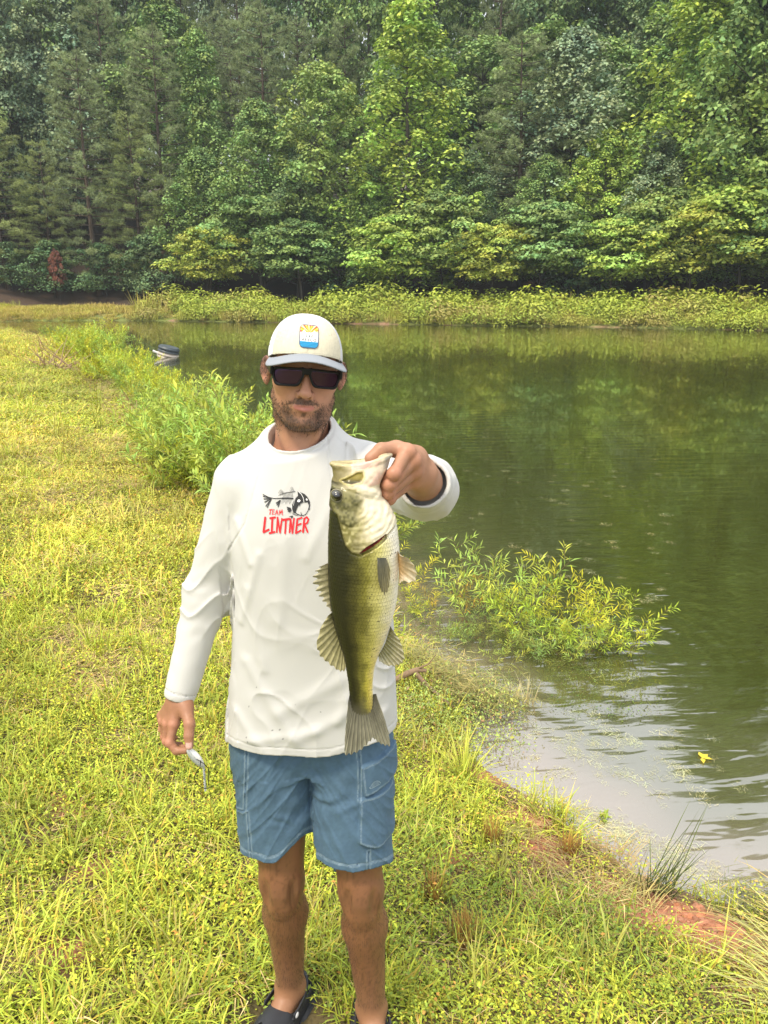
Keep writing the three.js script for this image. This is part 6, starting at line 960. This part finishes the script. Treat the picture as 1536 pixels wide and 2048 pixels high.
fin('dorsal_fin', [[659, 1224], [672, 1275], [689, 1318]], [[652, 1226], [635, 1250], [623, 1288], [632, 1312], [652, 1328], [672, 1341], [684, 1339], [688, 1326]], 12, FZ, 0.005, [0.28, 0.26, 0.11], [0.6, 0.55, 0.3]);
fin('anal_fin', [[782, 1252], [770, 1288], [756, 1312]], [[785, 1254], [799, 1272], [808, 1292], [813, 1314], [806, 1326], [792, 1330], [774, 1328], [758, 1318]], 11, FZ, 0.006, [0.3, 0.28, 0.11], [0.62, 0.57, 0.36]);
fin('pelvic_fin', [[796, 1096], [799, 1152]], [[800, 1098], [818, 1104], [829, 1118], [835, 1136], [832, 1150], [818, 1153], [808, 1147], [799, 1153]], 7, (s, v) => FZ + 0.012 + v * 0.012, 0.004, [0.6, 0.38, 0.15], [0.74, 0.66, 0.48], { ray: [0.5, 0.36, 0.16] });
fin('pectoral_fin', [[755, 1098], [772, 1100]], [[755, 1118], [757, 1142], [762, 1158], [769, 1167], [776, 1160], [780, 1140], [780, 1116]], 8, (s, v) => surfZ(fx(763 + (s - 0.5) * 12), fy(1100)) + 0.001 + 0.007 * v, 0.004, [0.1, 0.1, 0.07], [0.3, 0.27, 0.15]);
fin('tail_fin', [[694, 1385], [722, 1392], [751, 1388]], [[690, 1400], [685, 1440], [681, 1475], [680, 1505], [697, 1504], [716, 1497], [732, 1483], [745, 1473], [756, 1482], [770, 1487], [783, 1488], [779, 1462], [768, 1428], [755, 1396]], 20, FZ, 0.004, [0.07, 0.065, 0.045], [0.46, 0.44, 0.33], { ray: [0.07, 0.062, 0.05], scallop: 0.03 });

// ---------------------------------------------------------------- the lure pinched in his right hand
{
  const lure = thing('fishing_lure', 'silver white minnow lure with black hooks pinched in the hanging hand', 'fishing lure', [-0.434, 0.935, -1.484]);
  lure.rotation.set(0, 0, rad(34));                       // local -y runs down along the lure
  const prof = [[0.0005, 0], [0.006, -0.003], [0.0098, -0.014], [0.0112, -0.026], [0.0098, -0.04], [0.006, -0.052], [0.0022, -0.058], [0.0004, -0.06]].map(([a, b]) => new THREE.Vector2(a, b)), bg = new THREE.LatheGeometry(new THREE.SplineCurve(prof).getPoints(40).map((p) => new THREE.Vector2(Math.max(p.x, 0.0002), p.y)), 24); bg.scale(1, 1, 0.7);
  part('body', paint(bg, (x, y, z) => { const s = Math.sin(y * 1700 + (x > 0 ? 1 : -1)) * Math.sin(x * 1500) > 0.3; return x > 0.003 ? [0.75, 0.75, 0.73] : s ? [0.3, 0.33, 0.35] : [0.5, 0.53, 0.55]; }), phys({ vertexColors: true, roughness: 0.25, metalness: 0.15, clearcoat: 0.6 }), lure);
  const wire = std({ color: rgb(0.02, 0.022, 0.022), roughness: 0.35, metalness: 0.6 }), curve = (p) => new THREE.TubeGeometry(new THREE.CatmullRomCurve3(p.map((q) => V(...q))), 30, 0.0009, 7);
  part('hook', curve([[0.008, -0.038, 0.004], [0.0, -0.048, 0.012], [-0.022, -0.058, 0.012], [-0.032, -0.074, 0.01], [-0.026, -0.1, 0.008], [-0.006, -0.105, 0.006]]), wire, lure); part('hook', curve([[0.004, -0.03, 0.007], [0.012, -0.042, 0.012], [0.012, -0.062, 0.01], [-0.004, -0.082, 0.008], [-0.016, -0.098, 0.006]]), wire, lure);
  const T = new Tris(), r = rng(3); for (let k = 0; k < 16; k++) { const pts = [], ph = r() * 6.28; for (let q = 0; q <= 12; q++) { const f = q / 12, w = 0.0028 * Math.sin(f * 26 + ph); pts.push([0.0 - 0.034 * f + w + (r() - 0.5) * 0.001, -0.058 - 0.05 * f, 0.0028 * Math.cos(f * 26 + ph), 0.0006]); } T.tube(pts, 4, k % 4 ? [0.72, 0.74, 0.74] : [0.25, 0.28, 0.3]); }
  part('tail_strands', T.geo(), std({ vertexColors: true, roughness: 0.4 }), lure);
}

// ---------------------------------------------------------------- small things by the water
{                                                         // ribbed pipe leaning out of the pond, far left
  const o = thing('drainpipe', 'dark ribbed drainpipe leaning out of the pond beyond the left shrubs', 'drainpipe', [-7.15, WATER - 0.62, -25.3]); o.rotation.set(rad(5), 0.3, rad(-15));
  const pts = [new THREE.Vector2(0.31, 0)]; for (let k = 0; k < 9; k++) { const y = 0.1 + k * 0.095; pts.push(new THREE.Vector2(0.31, y), new THREE.Vector2(0.345, y + 0.02), new THREE.Vector2(0.345, y + 0.058), new THREE.Vector2(0.31, y + 0.078)); } pts.push(new THREE.Vector2(0.31, 0.96), new THREE.Vector2(0.29, 0.96), new THREE.Vector2(0.29, 0.2));
  part('ribbed_wall', paint(new THREE.LatheGeometry(pts, 48), (x, y, z) => mixc([0.5, 0.44, 0.38], [0.045, 0.06, 0.07], sstep(0.76, 0.79, y))), std({ vertexColors: true, roughness: 0.45 }), o);
  const cap2 = part('cover', new THREE.CylinderGeometry(0.3, 0.3, 0.03, 40), std({ color: rgb(0.06, 0.075, 0.085), roughness: 0.5 }), o); cap2.position.y = 0.95; const s = part('stub', new THREE.CylinderGeometry(0.035, 0.035, 0.2, 14), std({ color: rgb(0.75, 0.75, 0.72), roughness: 0.5 }), o); s.rotation.z = 1.35; s.position.set(-0.39, 0.72, 0.1); const b = part('bolt', new THREE.SphereGeometry(0.03, 12, 8), s.material, o); b.position.set(0.02, 0.62, 0.35);
}
function tuft(name, label, cat, pos, seed, n, fn, mat = coverMat, group) { const r = rng(seed), T = new Tris(); for (let q = 0; q < n; q++) fn(T, r, q); const o = thing(name, label, cat, pos, 0, group); part('blades', T.geo(), mat, o); return o; }
const gy = (x, z) => Math.max(WATER, landHeight(x, z));
tuft('rush_clump', 'dark green rush clump with two long blades by the water at lower right', 'rush', [1.0, gy(1.0, -2.34) - 0.01, -2.34], 5, 62, (T, r, q) => {
  const a = r() * 6.283, long = q < 5, x = Math.cos(a) * 0.05 * r() * 1.6, z = Math.sin(a) * 0.05 * r(), lean = long ? mix(0.25, 0.5, r()) : mix(0.15, 0.95, r()), az = long ? mix(-0.5, 0.25, r()) : r() < 0.6 ? mix(-0.8, 0.8, r()) : r() * 6.28, L = long ? mix(0.32, 0.48, r()) : mix(0.12, 0.27, r()), k = mix(0.7, 1.3, r());
  T.blade([x, 0, z], [Math.cos(az) * Math.sin(lean), Math.cos(lean), Math.sin(az) * Math.sin(lean)], L, 0.0045, 0.05, [0.06 * k, 0.08 * k, 0.025 * k], [0.13 * k, 0.17 * k, 0.035 * k], 4);
});
tuft('grass_tuft', 'bright arching grass tuft at the bank edge beside the shorts pocket', 'grass tuft', [0.36, gy(0.36, -2.97), -2.97], 6, 70, (T, r) => { const a = r() * 6.283, lean = mix(0.1, 0.9, r()), L = mix(0.12, 0.26, r()), k = mix(0.8, 1.2, r()); T.blade([Math.cos(a) * 0.05 * r(), 0, Math.sin(a) * 0.05 * r()], [Math.cos(a) * Math.sin(lean), Math.cos(lean), Math.sin(a) * Math.sin(lean)], L, 0.006, 0.3, [0.3 * k, 0.36 * k, 0.03 * k], [0.6 * k, 0.6 * k, 0.1 * k], 4); });
tuft('cut_reeds', 'pale cut reed stubble standing in the shallow water', 'reeds', [0.76, WATER, -3.85], 7, 46, (T, r) => { const a = r() * 6.283, lean = mix(0.02, 0.5, r()), L = mix(0.05, 0.19, r()), k = mix(0.7, 1.15, r()); T.blade([(r() - 0.5) * 0.16, -0.01, (r() - 0.5) * 0.08], [Math.cos(a) * Math.sin(lean), Math.cos(lean), Math.sin(a) * Math.sin(lean)], L, 0.006, 0.06, [0.4 * k, 0.3 * k, 0.12 * k], [0.78 * k, 0.7 * k, 0.4 * k], 2); }, strawMat);
const stub = (x, z, seed, label, R = 0.05) => tuft('grass_stubble', label, 'stubble', [x, gy(x, z), z], seed, 100, (T, r) => { const a = r() * 6.283, lean = mix(0, 0.4, r()), L = mix(0.06, 0.14, r()), k = mix(0.8, 1.3, r()); T.blade([Math.cos(a) * R * r(), 0, Math.sin(a) * R * r()], [Math.cos(a) * Math.sin(lean), Math.cos(lean), Math.sin(a) * Math.sin(lean)], L, 0.0042, 0.05, [0.3 * k, 0.13 * k, 0.045 * k], [0.56 * k, 0.36 * k, 0.08 * k], 2); }, strawMat, 'clumps of cut brown grass stubble');
stub(0.25, -1.94, 21, 'largest brown grass stubble clump, right of the bare legs'); stub(0.17, -2.13, 22, 'small brown stubble clump behind the largest one, nearer the knee', 0.035); stub(0.72, -2.52, 23, 'dark stubble clump at the lip of the bank over the clay', 0.04); stub(0.42, -2.5, 24, 'thin stubble clump between the shorts and the bare clay', 0.035);
{ const o = thing('plant_stub', 'short reddish cut stem standing in the bare clay', 'stem', [0.83, gy(0.83, -2.23) - 0.01, -2.23]), T = new Tris(); T.tube([[0, 0, 0, 0.009], [0.002, 0.02, 0, 0.0075], [0.001, 0.045, 0.001, 0.0065], [0.004, 0.05, 0, 0.003]], 9, [0.3, 0.12, 0.05]); T.tube([[0.002, 0.035, 0, 0.003], [0.008, 0.058, 0.002, 0.001]], 5, [0.45, 0.17, 0.06]); part('stalk', T.geo(), strawMat, o); }
{ const o = thing('fallen_branch', 'bare grey brown branch lying in the straw beside the fish tail', 'branch', [0.03, gy(0.1, -3.75) + 0.05, -3.74]), T = new Tris(), c = [0.22, 0.145, 0.085]; T.tube([[-0.1, -0.03, 0, 0.017], [0.02, 0.0, 0.0, 0.016], [0.1, 0.035, -0.02, 0.018], [0.15, 0.05, -0.03, 0.016], [0.2, 0.045, -0.03, 0.009]], 9, c); T.tube([[0.13, 0.045, -0.03, 0.014], [0.2, -0.01, 0.03, 0.012], [0.29, -0.06, 0.1, 0.009], [0.36, -0.1, 0.13, 0.004]], 8, c.map((q) => q * 0.85)); T.tube([[0.14, 0.05, -0.03, 0.008], [0.21, 0.09, -0.02, 0.004], [0.25, 0.16, 0.0, 0.002]], 6, c); part('bark', T.geo(), strawMat, o); }
{ const o = thing('fallen_leaf', 'yellow leaf floating by the outer edge of the weed', 'leaf', [1.57, WATER + 0.006, -3.3], 0.6), T = new Tris(); for (const a of [-0.9, 0, 0.9, 2.4]) T.leaf([0, 0, 0], [Math.cos(a), 0.12, Math.sin(a)], [-Math.sin(a), 0, Math.cos(a)], [0, 1, 0], 0.05, 0.026, 0.15, [0.62, 0.5, 0.05]); part('blade', T.geo(), coverMat, o); }
{ const o = thing('water_sprig', 'small green sprig floating on the pale water near the clay', 'sprig', [0.96, WATER + 0.004, -2.85], 0.6), T = new Tris(), r = rng(31); for (let q = 0; q < 26; q++) { const a = r() * 6.28, e = mix(0.1, 0.8, r()); T.leaf([(r() - 0.5) * 0.04, r() * 0.015, (r() - 0.5) * 0.03], [Math.cos(a) * Math.cos(e), Math.sin(e), Math.sin(a) * Math.cos(e)], [-Math.sin(a), 0, Math.cos(a)], [0, 1, 0], 0.035, 0.01, 0.15, vary([0.3, 0.36, 0.04], r)); } part('leaves', T.geo(), coverMat, o); }
const sticks = (x, z, seed, n, L0, L1, up, col, name, label, cat) => tuft(name, label, cat, [x, gy(x, z) + 0.01, z], seed, n, (T, r) => { const a = r() * 6.283, e = mix(0.02, up, r()), L = mix(L0, L1, r()), d = [Math.cos(a) * Math.cos(e), Math.sin(e), Math.sin(a) * Math.cos(e)], b = [(r() - 0.5) * L1 * 0.8, r() * 0.06, (r() - 0.5) * L1 * 0.5], c = vary(col, r, 0.3, 0.1), w = mix(0.003, 0.008, r()) * (L1 > 0.5 ? 1.8 : 1); T.tube([[...b, w], [b[0] + d[0] * L * 0.5, b[1] + d[1] * L * 0.55, b[2] + d[2] * L * 0.5, w * 0.8], [b[0] + d[0] * L, b[1] + d[1] * L, b[2] + d[2] * L, w * 0.4]], 5, c); }, strawMat);
sticks(-3.35, -10.6, 41, 16, 0.25, 0.6, 1.3, [0.42, 0.26, 0.13], 'dead_stalks', 'fan of dead reddish brown stalks below the left shore shrubs', 'stalks');
sticks(-7.2, -17.2, 42, 40, 0.4, 1.0, 0.9, [0.34, 0.22, 0.14], 'brush_pile', 'tangle of dead grey brown brush on the grass edge at far left', 'brush');
sticks(-2.2, -8.0, 43, 9, 0.2, 0.42, 0.35, [0.66, 0.56, 0.34], 'pale_stalks', 'few pale cut stalks lying left of the shoulder', 'stalks');
sticks(-8.9, -21.2, 44, 24, 0.4, 0.9, 0.8, [0.4, 0.24, 0.15], 'brush_pile', 'farther heap of reddish dead brush along the left shore', 'brush');

renderer.render(scene, camera);
